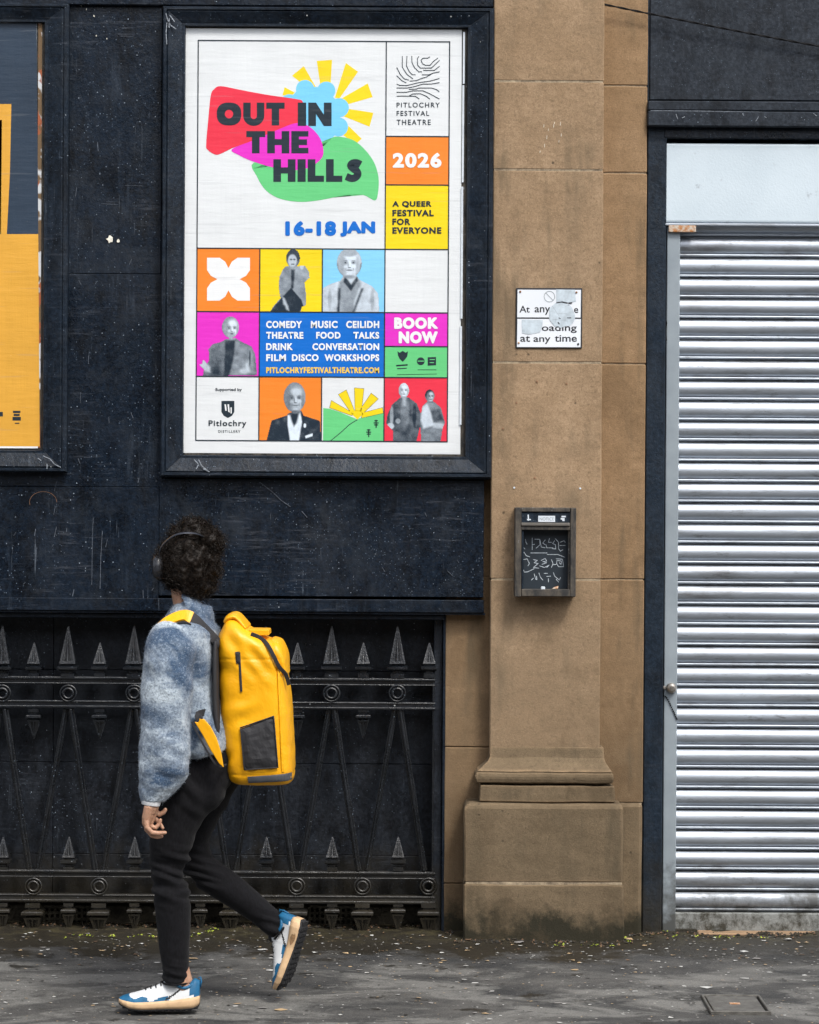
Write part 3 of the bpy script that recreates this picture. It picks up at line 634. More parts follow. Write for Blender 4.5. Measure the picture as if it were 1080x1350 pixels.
# sun, cloud, blobs (photograph rows)
Zm = lambda x, y: (255 + x * 260 / 1080, 60 + y * 260 / 1080)     # from the enlarged crop
rays = [[(540, 165), (605, 112), (675, 235), (650, 250)], [(676, 84), (760, 78), (750, 235), (698, 235)], [(835, 95), (902, 143), (800, 290), (775, 285)],
        [(955, 207), (982, 282), (850, 320), (810, 290)], [(986, 368), (965, 444), (825, 388), (848, 346)], [(922, 510), (888, 540), (820, 490), (850, 440)], [(500, 228), (565, 262), (560, 275), (488, 272)]]
tess('sun_rays', [[Zm(*p) for p in r_] for r_ in rays], 2, 'print_yellow', post)
def spline(pts, k=6, closed=True):
    out = []; n = len(pts)
    for i in range(n if closed else n - 1):
        g = lambda j: pts[j % n] if closed else pts[max(0, min(n - 1, j))]
        p0, p1, p2, p3 = g(i - 1), g(i), g(i + 1), g(i + 2)
        for q in range(k):
            t = q / k
            out.append(tuple(.5 * ((2 * p1[d]) + (-p0[d] + p2[d]) * t + (2 * p0[d] - 5 * p1[d] + 4 * p2[d] - p3[d]) * t * t + (-p0[d] + 3 * p1[d] - 3 * p2[d] + p3[d]) * t ** 3) for d in range(len(p1))))
    if not closed: out.append(tuple(pts[-1]))
    return out
def disc(cx, cy, r, n=28): return [Zm(cx + r * math.cos(2 * math.pi * i / n), cy + r * math.sin(2 * math.pi * i / n)) for i in range(n)]
for q, (dx, dy, dr) in enumerate(((612, 238, 50), (728, 247, 50), (800, 340, 52), (795, 445, 52), (525, 310, 44))):
    ply('cloud_lobe', disc(dx, dy, dr), 2.3 + q * .12, 'print_sky', post)
ply('cloud_body', [Zm(*p) for p in [(520, 290), (600, 220), (720, 230), (810, 330), (800, 470), (755, 510), (750, 560), (715, 590), (640, 500), (560, 420)]], 3, 'print_sky', post)
ply('green_leaf', [Zm(*p) for p in spline([(332, 640), (350, 720), (400, 795), (480, 840), (590, 856), (700, 845), (830, 820), (930, 818), (995, 848), (1012, 800), (1014, 720), (990, 640), (940, 570), (880, 520), (820, 502), (762, 503), (700, 560), (560, 640)], 4)], 4, 'print_green', post)
ply('red_blob', [Zm(*p) for p in spline([(150, 222), (260, 243), (420, 272), (560, 292), (600, 310), (610, 400), (560, 430), (470, 462), (330, 520), (215, 560), (150, 592), (118, 596), (78, 570), (70, 540), (82, 400), (95, 275), (112, 240)], 5)], 5, 'print_red', post)
ply('magenta_blob', [Zm(*p) for p in spline([(210, 568), (320, 522), (450, 466), (560, 425), (630, 440), (690, 500), (712, 570), (700, 620), (640, 665), (560, 682), (440, 668), (320, 632), (250, 600)], 4)], 6, 'print_magenta', post)

def glyph_rows():
    """heavy headline letters, drawn as outlines on a 100-high body"""
    def box(l, b_, r, t): return [(l, b_), (r, b_), (r, t), (l, t)]
    def ring(w, h, sw, sh, n=36, ex=2.5):
        o, i = [], []
        for k in range(n + 1):
            a = 2 * math.pi * k / n; ca, sa = math.cos(a), math.sin(a); f = lambda v: math.copysign(abs(v) ** (2 / ex), v)
            o.append((w / 2 + w / 2 * f(ca), h / 2 + h / 2 * f(sa))); i.append((w / 2 + (w / 2 - sw) * ca, h / 2 + (h / 2 - sh) * sa))
        return [[o[k], o[k + 1], i[k + 1], i[k]] for k in range(n)]
    G = {}
    G['O'] = (112, ring(112, 100, 37, 31))
    u = []; n = 18
    for k in range(n):
        a0, a1 = math.pi + math.pi * k / n, math.pi + math.pi * (k + 1) / n
        P_ = lambda a, rx, ry: (48 + rx * math.cos(a), 42 + ry * math.sin(a))
        u.append([P_(a0, 48, 44), P_(a1, 48, 44), P_(a1, 14, 14), P_(a0, 14, 14)])
    G['U'] = (96, u + [box(0, 42, 34, 100), box(62, 42, 96, 100)])
    G['T'] = (84, [box(0, 73, 84, 100), box(25, 0, 59, 73)])
    G['I'] = (36, [box(0, 0, 36, 100)])
    G['N'] = (100, [box(0, 0, 33, 100), box(67, 0, 100, 100), [(33, 100), (33, 52), (67, 0), (67, 48)]])
    G['H'] = (98, [box(0, 0, 34, 100), box(64, 0, 98, 100), box(34, 37, 64, 64)])
    G['E'] = (76, [box(0, 0, 34, 100), box(34, 0, 76, 25), box(34, 37, 70, 63), box(34, 75, 76, 100)])
    G['L'] = (72, [box(0, 0, 34, 100), box(34, 0, 72, 27)])
    cen = spline([(72, 76), (55, 84), (36, 82), (28, 71), (40, 58), (54, 48), (60, 34), (50, 20), (32, 15), (8, 24)], 5, False)
    sseg = []; hw = 16
    nn = [];
    for k in range(len(cen)):
        a, c = cen[max(0, k - 1)], cen[min(len(cen) - 1, k + 1)]; d = (c[0] - a[0], c[1] - a[1]); L_ = math.hypot(*d); nn.append((-d[1] / L_ * hw, d[0] / L_ * hw))
    for k in range(len(cen) - 1):
        p, q = cen[k], cen[k + 1]; m0, m1 = nn[k], nn[k + 1]
        sseg.append([(p[0] + m0[0], p[1] + m0[1]), (q[0] + m1[0], q[1] + m1[1]), (q[0] - m1[0], q[1] - m1[1]), (p[0] - m0[0], p[1] - m0[1])])
    G['S'] = (80, sseg)
    return G
GL = glyph_rows()
def headline(txt, l, r, t, b_, layer=8):
    """each letter is its own printed piece"""
    wtot = sum((GL[c][0] if c != ' ' else 30) + 9 for c in txt) - 9; x = 0
    for c in txt:
        if c == ' ': x += 39; continue
        w, polys = GL[c]; polys = [[Zm(l + (r - l) * (x + p[0]) / wtot, b_ + (t - b_) * p[1] / 100) for p in pl] for pl in polys]
        tess('headline_letter', polys, layer, 'print_ink', post); x += w + 9
headline('OUT', 128, 500, 312, 437); headline('IN', 572, 757, 312, 440); headline('THE', 290, 630, 468, 590); headline('HILLS', 438, 926, 622, 746)
TY = QY - .00014 * 9
def pt(txt, l, t, r, b_, mat='print_ink', bold=.03, spacing=1.0, y=None):
    h = {.045: .030, .055: .058, .05: .038}.get(bold, 0) * abs(b_ - t); q = h * .7
    return lettering('lettering', txt, l + q, t + q, r - q, b_ - q, TY if y is None else y, mat, post, min(bold, .022), spacing=spacing + (.06 if h else 0), heavy=h)
pt('16-18', 376.5, 291.5, 443, 310.5, 'print_blue', .055, 1.08); pt('JAN', 449, 292, 494.5, 311.5, 'print_blue', .055, 1.05)
pt('2026', 518, 201.5, 582, 221, 'print_white', .05, 1.1)
for t_, l, t, r, b_ in (('A QUEER', 517.5, 265, 569, 273.5), ('FESTIVAL', 517.5, 276.5, 572, 285), ('FOR', 517.5, 288, 541, 296.5), ('EVERYONE', 517.5, 299.5, 582, 308)): pt(t_, l, t, r, b_, bold=.045, spacing=1.1)
for t_, l, t, r, b_ in (('PITLOCHRY', 523, 135, 580, 141.5), ('FESTIVAL', 523, 146, 566, 152.5), ('THEATRE', 523, 157.5, 568, 164.5)): pt(t_, l, t, r, b_, bold=.012, spacing=1.25)
for row in ((('COMEDY', 351, 398), ('MUSIC', 410, 445), ('CEILIDH', 456.5, 500)), (('THEATRE', 351, 400), ('FOOD', 417, 449), ('TALKS', 466, 500)),
            (('DRINK', 351, 386), ('CONVERSATION', 412, 500)), (('FILM', 351, 377), ('DISCO', 385, 420), ('WORKSHOPS', 428, 500))):
    pass
rows_ = [(423, 432.5, (('COMEDY', 351, 398), ('MUSIC', 410, 445), ('CEILIDH', 456.5, 500))), (437.5, 446.5, (('THEATRE', 351, 400), ('FOOD', 417, 449), ('TALKS', 466, 500))),
         (452.5, 461.5, (('DRINK', 351, 386), ('CONVERSATION', 412, 500))), (467, 476, (('FILM', 351, 377), ('DISCO', 385, 420), ('WORKSHOPS', 428, 500)))]
for t, b_, ws in rows_:
    for w_, l, r in ws: pt(w_, l, t, r, b_, 'print_white', .045, 1.08)
pt('PITLOCHRYFESTIVALTHEATRE.COM', 351, 484, 500, 492, 'print_gold', .045, 1.08)
pt('BOOK', 520, 418.5, 577.5, 433.5, 'print_white', .055, 1.1); pt('NOW', 526, 437, 577, 452.5, 'print_white', .055, 1.1)
pt('Supported by', 284, 511.5, 319, 516.5, bold=.02); pt('Pitlochry', 275, 554, 325, 564, bold=.03, spacing=1.15); pt('DISTILLERY', 288, 567, 317, 570.5, bold=.01, spacing=1.3)
# contour-line emblem of the theatre
E = lambda x, y: (500 + x / 9.0, 50 + y / 9.0)
cl = []
for line in ([(275, 215), (275, 345), (330, 430), (400, 482)], [(330, 215), (325, 330), (360, 400), (395, 435), (430, 435)], [(388, 215), (390, 290), (420, 350), (470, 400), (505, 400)],
             [(470, 220), (455, 240), (455, 320), (490, 355), (620, 355), (715, 265)], [(600, 225), (570, 238), (520, 238), (497, 262), (515, 305), (550, 322), (605, 322), (640, 280), (695, 238)],
             [(210, 350), (250, 430), (300, 485), (350, 497)], [(210, 448), (270, 505), (320, 530)], [(525, 383), (655, 383), (715, 335)], [(365, 510), (440, 505), (500, 480), (560, 462), (640, 415), (715, 400)],
             [(210, 545), (240, 560), (330, 562), (400, 545), (460, 530), (600, 510), (660, 495), (715, 478)], [(210, 592), (330, 592), (420, 575), (520, 545), (620, 545), (715, 528)],
             [(355, 607), (440, 605), (470, 592), (620, 592), (680, 610), (712, 635)], [(210, 643), (320, 643), (400, 625), (520, 625), (600, 660), (715, 722)],
             [(210, 690), (270, 688), (350, 690), (400, 662), (490, 660), (560, 690), (600, 722)], [(350, 690), (430, 690), (475, 722)], [(510, 435), (590, 435), (640, 415)]):
    cl += stroke([E(*p) for p in line], .95)
tess('contour_emblem', cl, 9, 'print_ink', post)
# four-petal white figure
pet = []
cxp, cyp, hs_ = 301.3, 368.0, 28.3
for q in range(4):
    sx, sy = ((-1, -1), (1, -1), (1, 1), (-1, 1))[q]
    arc1 = [(cxp + sx * hs_, cyp + sy * hs_ * .30)]
    pet.append([(cxp, cyp), (cxp + sx * hs_ * .52, cyp), (cxp + sx * hs_ * .82, cyp + sy * hs_ * .16), (cxp + sx * hs_, cyp + sy * hs_ * .42), (cxp + sx * hs_, cyp + sy * hs_),
                (cxp + sx * hs_ * .42, cyp + sy * hs_), (cxp + sx * hs_ * .16, cyp + sy * hs_ * .82), (cxp, cyp + sy * hs_ * .52)])
tess('petal_figure', pet, 4, 'print_white', post)
# shield, small crests
tess('shield_emblem', [[(292, 528.5), (309, 528.5), (309, 543), (306, 548), (300.5, 551), (295, 548), (292, 543)]], 4, 'print_ink', post)
tess('shield_bars', [[(296, 533), (298, 533), (299, 541.5), (297, 541.5)], [(300, 533), (302, 533), (303, 544), (301, 543)], [(304, 537), (305.6, 537), (305.6, 545), (304, 545)]], 6, 'print_white', post)
tess('crest_emblem', [[(524, 463), (527, 465), (531, 462.5), (535, 465), (538, 463), (537, 470), (534, 474), (531, 477), (527, 473), (525, 469)]] + stroke([(523, 482), (537, 481)], 2) + stroke([(524, 486), (536, 485.5)], 1.2), 4, 'print_ink', post)
dd_ = [(554.8 + 5.2 * math.cos(a_ / 16 * 2 * math.pi), 476.2 + 5.2 * math.sin(a_ / 16 * 2 * math.pi)) for a_ in range(16)]
tess('round_emblem', [dd_, [(564, 471), (575, 470.5), (575, 481.5), (564, 482)]], 4, 'print_ink', post)
tess('emblem_slots', stroke([(551, 476), (559, 476)], 1.1) + stroke([(567, 474), (573, 474)], 1) + stroke([(567, 478), (572, 478)], 1), 6, 'print_green', post)
tess('small_print', stroke([(551, 487.5), (575, 487.5)], .8) + stroke([(524, 494), (576, 493)], .7), 4, 'print_ink', post)
# hill picture with half sun
H_ = lambda x, y: (425 + x * 175 / 1080, 495 + y * 175 / 1080)
hill = [H_(*p) for p in [(8, 265), (60, 270), (150, 300), (280, 355), (360, 330), (430, 310), (500, 305), (503, 535), (6, 535)]]
ply('green_hill', hill, 2, 'print_green', post)
hr = [[(75, 205), (60, 262), (240, 325), (255, 310)], [(195, 118), (132, 155), (232, 300), (262, 290)], [(262, 102), (338, 108), (318, 290), (268, 290)], [(398, 145), (455, 190), (330, 310), (300, 290)], [(490, 262), (495, 305), (320, 345), (325, 305)],
      [(230, 305), (262, 285), (310, 285), (332, 315), (285, 358)]]
tess('sun_rays', [[H_(*p) for p in r_] for r_ in hr], 3, 'print_yellow', post)
ol = []
for r_ in hr[:5]:
    q = [H_(*p) for p in r_]; ol += stroke(q + [q[0]], .9)
ol += stroke([H_(*p) for p in [(285, 360), (220, 400), (150, 465), (70, 530)]], 1.0)
tess('drawn_outline', ol, 2.5, 'print_ink', post)
for (cx, cy) in ((438, 390), (378, 465)):
    q = []
    for w_, dy_ in ((22, -22), (34, -4), (26, 12)): q += stroke([H_(cx - w_ / 2, cy + dy_), H_(cx + w_ / 2, cy + dy_)], 1.6)
    q += stroke([H_(cx, cy - 26), H_(cx, cy + 34)], 1.4); tess('drawn_tree', q, 5, 'print_ink', post)
# portraits: tone pictures printed on the squares
def portrait(l, t, r, b_, sil, shades, n=104, seed=0, lo=(.008, .020, .036), hi=(.74, .84, .94), label=None, layer=5):
    u = (np.arange(n + 1)) / n; U, V = np.meshgrid(u, u)
    def inside(sh):
        k = sh[0]
        if k == 'e':
            _, cx, cy, rx, ry = sh[:5]; return ((U - cx) / rx) ** 2 + ((V - cy) / ry) ** 2 - 1
        pts = sh[1]; ins = np.zeros_like(U, bool); dist = np.full_like(U, 9.0)
        for i in range(len(pts)):
            x0, y0 = pts[i]; x1, y1 = pts[(i + 1) % len(pts)]
            c = ((y0 > V) != (y1 > V)) & (U < (x1 - x0) * (V - y0) / ((y1 - y0) if y1 != y0 else 1e-9) + x0); ins ^= c
            dx, dy = x1 - x0, y1 - y0; tt = np.clip(((U - x0) * dx + (V - y0) * dy) / (dx * dx + dy * dy + 1e-12), 0, 1)
            dist = np.minimum(dist, np.hypot(U - x0 - tt * dx, V - y0 - tt * dy))
        return np.where(ins, -dist, dist) * 12
    mask = np.zeros_like(U, bool)
    for s_ in sil: mask |= inside(s_) < 0
    tone = np.full_like(U, .3)
    for s_ in shades:
        val, soft = s_[-2], s_[-1]; d = inside(s_); w = np.clip(.5 - d / max(soft, 1e-3), 0, 1); tone = tone * (1 - w) + val * w
    g = np.random.default_rng(seed); nz = g.normal(0, 1, (n + 1, n + 1)); nz2 = np.kron(g.normal(0, 1, (n // 4 + 2, n // 4 + 2)), np.ones((4, 4)))[:n + 1, :n + 1]
    k_ = np.linspace(0, 17, n + 1); gi = np.clip(k_.astype(int), 0, 16); fr = k_ - gi; gg = g.normal(0, 1, (18, 18)); row = gg[gi] * (1 - fr)[:, None] + gg[gi + 1] * fr[:, None]; cloth = row[:, gi] * (1 - fr) + row[:, gi + 1] * fr
    tone = np.clip(tone + nz * .03 + nz2 * .014 + cloth * .05 * (V > sil[0][2] + sil[0][4] * .9 if sil[0][0] == 'e' else 1), 0, 1)
    col = np.ones(((n + 1) ** 2, 4), np.float32)
    for k in range(3): col[:, k] = (lo[k] + (hi[k] - lo[k]) * np.clip((tone.ravel() - .08) * 1.18, 0, 1) ** 1.25)
    y = QY - .00014 * layer; vs = [W(*S(l + (r - l) * U.ravel()[i], t + (b_ - t) * V.ravel()[i]), y) for i in range((n + 1) ** 2)]
    fs = []
    for j in range(n):
        for i in range(n):
            if mask[j, i] and mask[j + 1, i + 1] and mask[j, i + 1] and mask[j + 1, i]: a = j * (n + 1) + i; fs.append((a, a + n + 1, a + n + 2, a + 1))
    me = bpy.data.meshes.new('portrait'); me.from_pydata([tuple(v) for v in vs], [], fs); me.materials.append(MATS['portrait_print'])
    at_ = me.color_attributes.new('tone', 'FLOAT_COLOR', 'POINT'); at_.data.foreach_set('color', col.ravel())
    bm = bmesh.new(); bm.from_mesh(me); bmesh.ops.delete(bm, geom=[v for v in bm.verts if not v.link_faces], context='VERTS'); bm.to_mesh(me); bm.free()
    return part('portrait', me, post, label=label)
def face(cx, cy, rx, ry, base=.62, hair=None, beard=False):
    e = lambda dx, dy, w, h, v, s_: ('e', cx + rx * dx, cy + ry * dy, rx * w, ry * h, v, s_)
    s_ = [e(0, 0, 1, 1, base, .6), e(.30, -.10, .62, .75, base + .16, 2.2), e(-.75, .10, .42, .9, base - .20, 1.8), e(.85, .2, .2, .7, base - .14, 1.6), e(.05, -.62, .5, .22, base + .24, 1.8),
          e(-.40, -.13, .27, .13, base - .22, 1.6), e(.42, -.13, .27, .13, base - .20, 1.6), e(-.40, -.11, .11, .045, .06, .9), e(.42, -.11, .11, .045, .06, .9), e(-.42, -.27, .24, .035, base - .32, 1.1), e(.44, -.27, .24, .035, base - .30, 1.1),
          e(.08, .05, .09, .24, base + .26, 1.2), e(-.12, .10, .07, .22, base - .16, 1.3), e(.02, .27, .17, .045, base - .36, 1.0), e(.45, .18, .22, .14, base + .22, 1.6), e(-.38, .2, .2, .12, base + .10, 1.6),
          e(.02, .47, .32, .04, .10, .8), e(.02, .56, .24, .05, base + .04, 1.0), e(-.36, .40, .05, .14, base - .18, 1.3), e(.42, .40, .05, .14, base - .14, 1.3), e(.02, .76, .26, .12, base + .14, 1.4), e(0, 1.0, .6, .14, base - .28, 1.6)]
    if beard: s_ += [e(0, .72, .60, .28, base - .14, 1.6), e(0, .36, .36, .07, base - .10, 1.3), e(.02, .48, .26, .04, .12, .8)]
    return s_
# standing figure in an open jacket, on yellow
sil = [('e', .53, .15, .115, .15), ('p', [(.42, .27), (.62, .27), (.72, .26), (.79, .36), (.80, .46), (.72, .53), (.75, .75), (.74, .90), (.68, .92), (.66, 1.0), (.16, 1.0), (.22, .90), (.33, .78), (.30, .62), (.31, .45), (.36, .33)])]
portrait(C1, R1, C2, R2, sil, [('p', sil[1][1], .46, .25), ('p', [(.36, .33), (.46, .30), (.50, .60), (.40, .78), (.33, .76), (.31, .5)], .40, .6), ('p', [(.60, .3), (.74, .32), (.79, .44), (.66, .5)], .5, .8),
    ('p', [(.16, 1.0), (.33, .80), (.50, .62), (.66, .80), (.70, .9), (.64, 1.0)], .06, .2), ('p', [(.50, .33), (.56, .33), (.54, .62), (.50, .66)], .12, .3), ('e', .53, .11, .125, .11, .14, .4), ('e', .52, .19, .072, .10, .68, .5), ('e', .50, .17, .02, .014, .2, .8), ('e', .55, .17, .02, .014, .2, .8), ('e', .525, .245, .03, .012, .25, .8), ('e', .67, .25, .035, .08, .72, .6), ('p', [(.36, .76), (.40, .78), (.45, .90), (.47, .98), (.43, .96), (.41, .90), (.38, .88)], .66, .4)], seed=1)
# elderly man in a pale jacket, on light blue
sil = [('e', .43, .22, .205, .24), ('p', [(.28, .50), (.36, .38), (.52, .38), (.60, .48), (.80, .58), (.90, .70), (.92, 1.0), (.0, 1.0), (.0, .62), (.12, .55)])]
portrait(C2, R1, C3, R2, sil, [('p', sil[1][1], .72, .2), ('p', [(.27, .52), (.36, .46), (.46, .62), (.58, .46), (.62, .55), (.52, .8), (.50, 1.0), (.30, 1.0), (.24, .72)], .45, .5), ('p', [(.36, .42), (.46, .56), (.56, .42), (.57, .5), (.46, .66), (.34, .52)], .12, .3),
    ('p', [(.26, .62), (.29, .62), (.28, 1.0), (.24, 1.0)], .08, .4), ('p', [(.62, .62), (.66, .62), (.52, 1.0), (.48, 1.0)], .2, .4), ('e', .43, .20, .205, .22, .70, .4), ('e', .24, .28, .03, .06, .4, .6), ('e', .62, .28, .03, .06, .4, .6)] + face(.43, .24, .155, .20, .72) + [('e', .43, .06, .13, .06, .55, .9), ('e', .12, .8, .03, .16, .55, .9), ('e', .80, .8, .03, .16, .55, .9)], seed=2)
# bald man spreading his hands, on magenta
sil = [('e', .54, .24, .14, .17), ('p', [(.46, .42), (.62, .40), (.72, .46), (.88, .53), (.94, .66), (.97, .98), (.10, 1.0), (.12, .88), (.20, .75), (.19, .58), (.25, .50), (.40, .46)]), ('p', [(.04, .82), (.09, .80), (.10, .73), (.14, .76), (.17, .80), (.22, .86), (.22, .94), (.14, .92), (.08, .86)])]
portrait(C0, R2, C1, R3, sil, [('p', sil[1][1], .30, .2), ('p', [(.46, .44), (.62, .44), (.60, .7), (.52, 1.0), (.44, 1.0)], .10, .4), ('p', [(.62, .46), (.88, .55), (.93, .95), (.54, 1.0), (.60, .72)], .40, .5), ('p', [(.24, .78), (.36, .76), (.42, 1.0), (.24, 1.0)], .14, 1.2),
    ('e', .54, .22, .14, .165, .42, .3)] + face(.56, .27, .11, .15, .66, beard=True) + [('p', [(.04, .82), (.09, .80), (.10, .73), (.14, .76), (.17, .80), (.22, .86), (.22, .94), (.14, .92), (.08, .86)], .68, .4), ('p', [(.68, .92), (.70, .88), (.78, .87), (.79, .80), (.82, .79), (.84, .86), (.86, .93), (.78, .96), (.70, .95)], .70, .5), ('e', .85, .72, .012, .12, .1, .8)], seed=3)
# man in a dark blazer and white shirt, on orange
sil = [('e', .57, .32, .18, .24), ('p', [(.47, .56), (.68, .52), (.72, .60), (.98, .68), (1.0, 1.0), (.12, 1.0), (.20, .68), (.44, .60)])]
portrait(C1, R3, C2, R4, sil, [('p', sil[1][1], .08, .2), ('p', [(.46, .60), (.66, .55), (.69, .7), (.64, 1.0), (.50, 1.0), (.46, .75)], .92, .25), ('p', [(.48, .56), (.66, .52), (.60, .72), (.56, .78)], .10, .4), ('p', [(.74, .92), (.86, .88), (.86, .92), (.75, .96)], .95, .1), ('e', .735, .76, .022, .035, .9, .3), ('e', .57, .32, .18, .235, .40, .4)] + face(.58, .35, .145, .20, .52), seed=4)
# two people, on red
sil = [('e', .31, .20, .088, .12), ('p', [(.26, .30), (.38, .30), (.52, .40), (.60, .60), (.56, .82), (.52, 1.0), (.14, 1.0), (.14, .84), (.03, .72), (.05, .58), (.12, .42)]), ('e', .72, .28, .08, .10), ('p', [(.68, .36), (.78, .36), (.90, .46), (.97, .70), (.93, .80), (.90, 1.0), (.58, 1.0), (.57, .62), (.60, .44)])]
portrait(C3, R3, C4, R4, sil, [('p', sil[1][1], .20, .2), ('p', sil[3][1], .34, .2), ('e', .33, .55, .07, .25, .34, .9), ('e', .12, .6, .03, .14, .55, .9), ('e', .48, .6, .03, .18, .05, .9), ('e', .10, .76, .06, .05, .66, .5), ('e', .22, .68, .04, .04, .5, .6),
    ('p', [(.60, .46), (.68, .40), (.74, .55), (.80, .74), (.62, .80), (.58, .66)], .74, .4), ('p', [(.78, .70), (.95, .72), (.94, .80), (.78, .78)], .66, .4), ('p', [(.75, .52), (.88, .48), (.94, .66), (.78, .70)], .20, .5),
    ('e', .72, .25, .085, .085, .10, .4), ('e', .31, .19, .088, .115, .78, .4)] + face(.31, .21, .075, .10, .72) + face(.735, .30, .055, .08, .50) + [('p', [(.29, .31), (.35, .31), (.34, .44), (.31, .44)], .6, .5)], seed=5)

# the poster at the left edge
lp = thing('amber_poster', (X(-130, 592, QY), QY, Z(-130, 592, QY)), 'amber and slate blue poster cut off by the left edge of the picture', 'poster')
ply('paper_sheet', [(-318, 30), (48.5, 29), (50, 591), (-318, 590)], 0, 'print_white', lp)
ply('slate_field', [(-317, 31), (48.3, 30), (50.5, 308.5), (-317, 308.5)], 1, 'print_slate', lp)
ply('amber_field', [(-317, 308.5), (50.5, 308.5), (52.3, 588.5), (-317, 587.5)], 1, 'print_amber', lp)
tess('letter_stroke', [[(-60, 137), (15, 137), (13, 230), (9, 308.6), (1, 308.6), (2.5, 158), (-60, 158)]], 2, 'print_amber', lp)
tess('letter_stroke', [[(-150, 137), (-90, 137), (-90, 308.6), (-118, 308.6), (-118, 158), (-150, 158)]], 2, 'print_amber', lp)
tess('small_emblem', stroke([(-3, 546), (2, 546)], 6), 3, 'print_ink', lp)
tess('small_crest', stroke([(18, 543), (26, 543)], 3) + stroke([(19, 547), (25, 547)], 3) + stroke([(18, 552), (26, 552)], 5) + stroke([(20, 558), (25, 558)], 1.5), 3, 'print_ink', lp)
# ------------------------------------------------------------------ cellar opening: boards behind, iron railing in front
RY, BY = .035, .15
cell_b = thing('cellar_boarding', (X(250, 1200, BY), BY, Z(250, 1196, BY)), 'dull black boards filling the cellar opening behind the iron railing', 'boarding')
cols = [-3.55, X(-190, 1000, BY), X(70, 1000, BY), X(318, 1000, BY), X(571, 1000, BY)]
zr = [Z(300, 1192, BY), Z(300, 1127, BY), Z(300, 1006, BY), Z(300, 884, BY), Z(300, 812, CY)]
for i in range(len(cols) - 1):
    for k in range(len(zr) - 1):
        b = MB().box(cols[i] + .0008, cols[i + 1] - .0008, BY + random.uniform(0, .004), BY + .02, zr[k] + .0008, zr[k + 1] - .0008)
        part('board', b.mesh('board', 'black_paint_board', bevel=.0015), cell_b)
b = MB().box(X(571, 1000, BY - .04), X(583, 1000, BY - .04), .03, BY + .02, 0, Z(575, 812, .05)); part('side_post', b.mesh('side_post', 'black_paint_board', bevel=.004), cell_b)
b = MB().box(X(583.5, 1000, 0), X(587.5, 1000, 0), .002, BY + .03, -.02, Z(575, 812, 0)); part('corner_bead', b.mesh('corner_bead', 'black_paint_frame', bevel=.002), cell_b)
b = MB().box(-3.5, X(583, 1000, .1), BY + .022, BY + .24, -.05, Z(300, 760)); part('cellar_backing', b.mesh('cellar_backing', 'old_masonry'), cell_b)
# perforated iron ventilators at the foot
gx0, gx1, gz0, gz1 = X(50, 1200, BY), X(122, 1200, BY), Z(80, 1224, BY), Z(80, 1198, BY)
def ventilator(a, c, lab):
    x0, x1 = X(a, 1210, BY), X(c, 1210, BY); z0, z1 = Z(a, 1228, BY), Z(a, 1196, BY)
    v = thing('wall_ventilator', ((x0 + x1) / 2, BY + .02, z0), lab, 'ventilator')
    nx, nz = 9, 4; b = MB(); sx, sz = (x1 - x0) / nx, (z1 - z0) / nz; y0, y1 = BY + .004, BY + .02
    for i in range(nx + 1): b.box(x0 + i * sx - sx * .22, x0 + i * sx + sx * .22, y0, y1, z0, z1)
    for k in range(nz + 1): b.box(x0, x1, y0 + .0015, y1 - .001, z0 + k * sz - sz * .22, z0 + k * sz + sz * .22)
    part('perforated_plate', b.mesh('perforated_plate', 'old_masonry'), v)
ventilator(58, 122, 'small perforated ventilator low behind the railing, left of the walking person')
ventilator(408, 470, 'small perforated ventilator low behind the railing, beside the lifted shoe')

rail_t = thing('iron_railing', (X(280, 1190, RY), RY, 0), 'black cast iron railing of spearheads, rings and zigzag bars across the cellar opening', 'railing')
XL = -3.35
def rail_bar(t, b_, lip, lab=None):
    x1 = X(574, (t + b_) / 2, RY); z0, z1 = Z(300, b_, RY), Z(300, t, RY)
    b = MB().box(XL, x1, RY, RY + .03, z0, z1)
    if lip > 0: b.box(XL, x1, RY - .012, RY + .0005, z1 - .010, z1 - .001); b.box(XL, x1, RY - .006, RY + .0005, z0 + .001, z0 + .006)
    else: b.box(XL, x1, RY - .012, RY + .0005, z0 + .001, z0 + .010); b.box(XL, x1, RY - .006, RY + .0005, z1 - .006, z1 - .001)
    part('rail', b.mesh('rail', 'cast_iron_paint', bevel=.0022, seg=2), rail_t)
# gaps behind the rings stay open
rail_bar(893, 903, 1); rail_bar(924.5, 934.5, -1); rail_bar(1148, 1158, 1); rail_bar(1180, 1190, -1)
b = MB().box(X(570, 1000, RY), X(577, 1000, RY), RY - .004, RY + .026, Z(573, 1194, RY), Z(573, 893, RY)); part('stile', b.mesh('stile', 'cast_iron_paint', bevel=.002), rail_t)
b = MB().box(XL - .02, XL, RY - .004, RY + .026, Z(573, 1194, RY), Z(573, 893, RY)); part('stile', b.mesh('stile', 'cast_iron_paint', bevel=.002), rail_t)

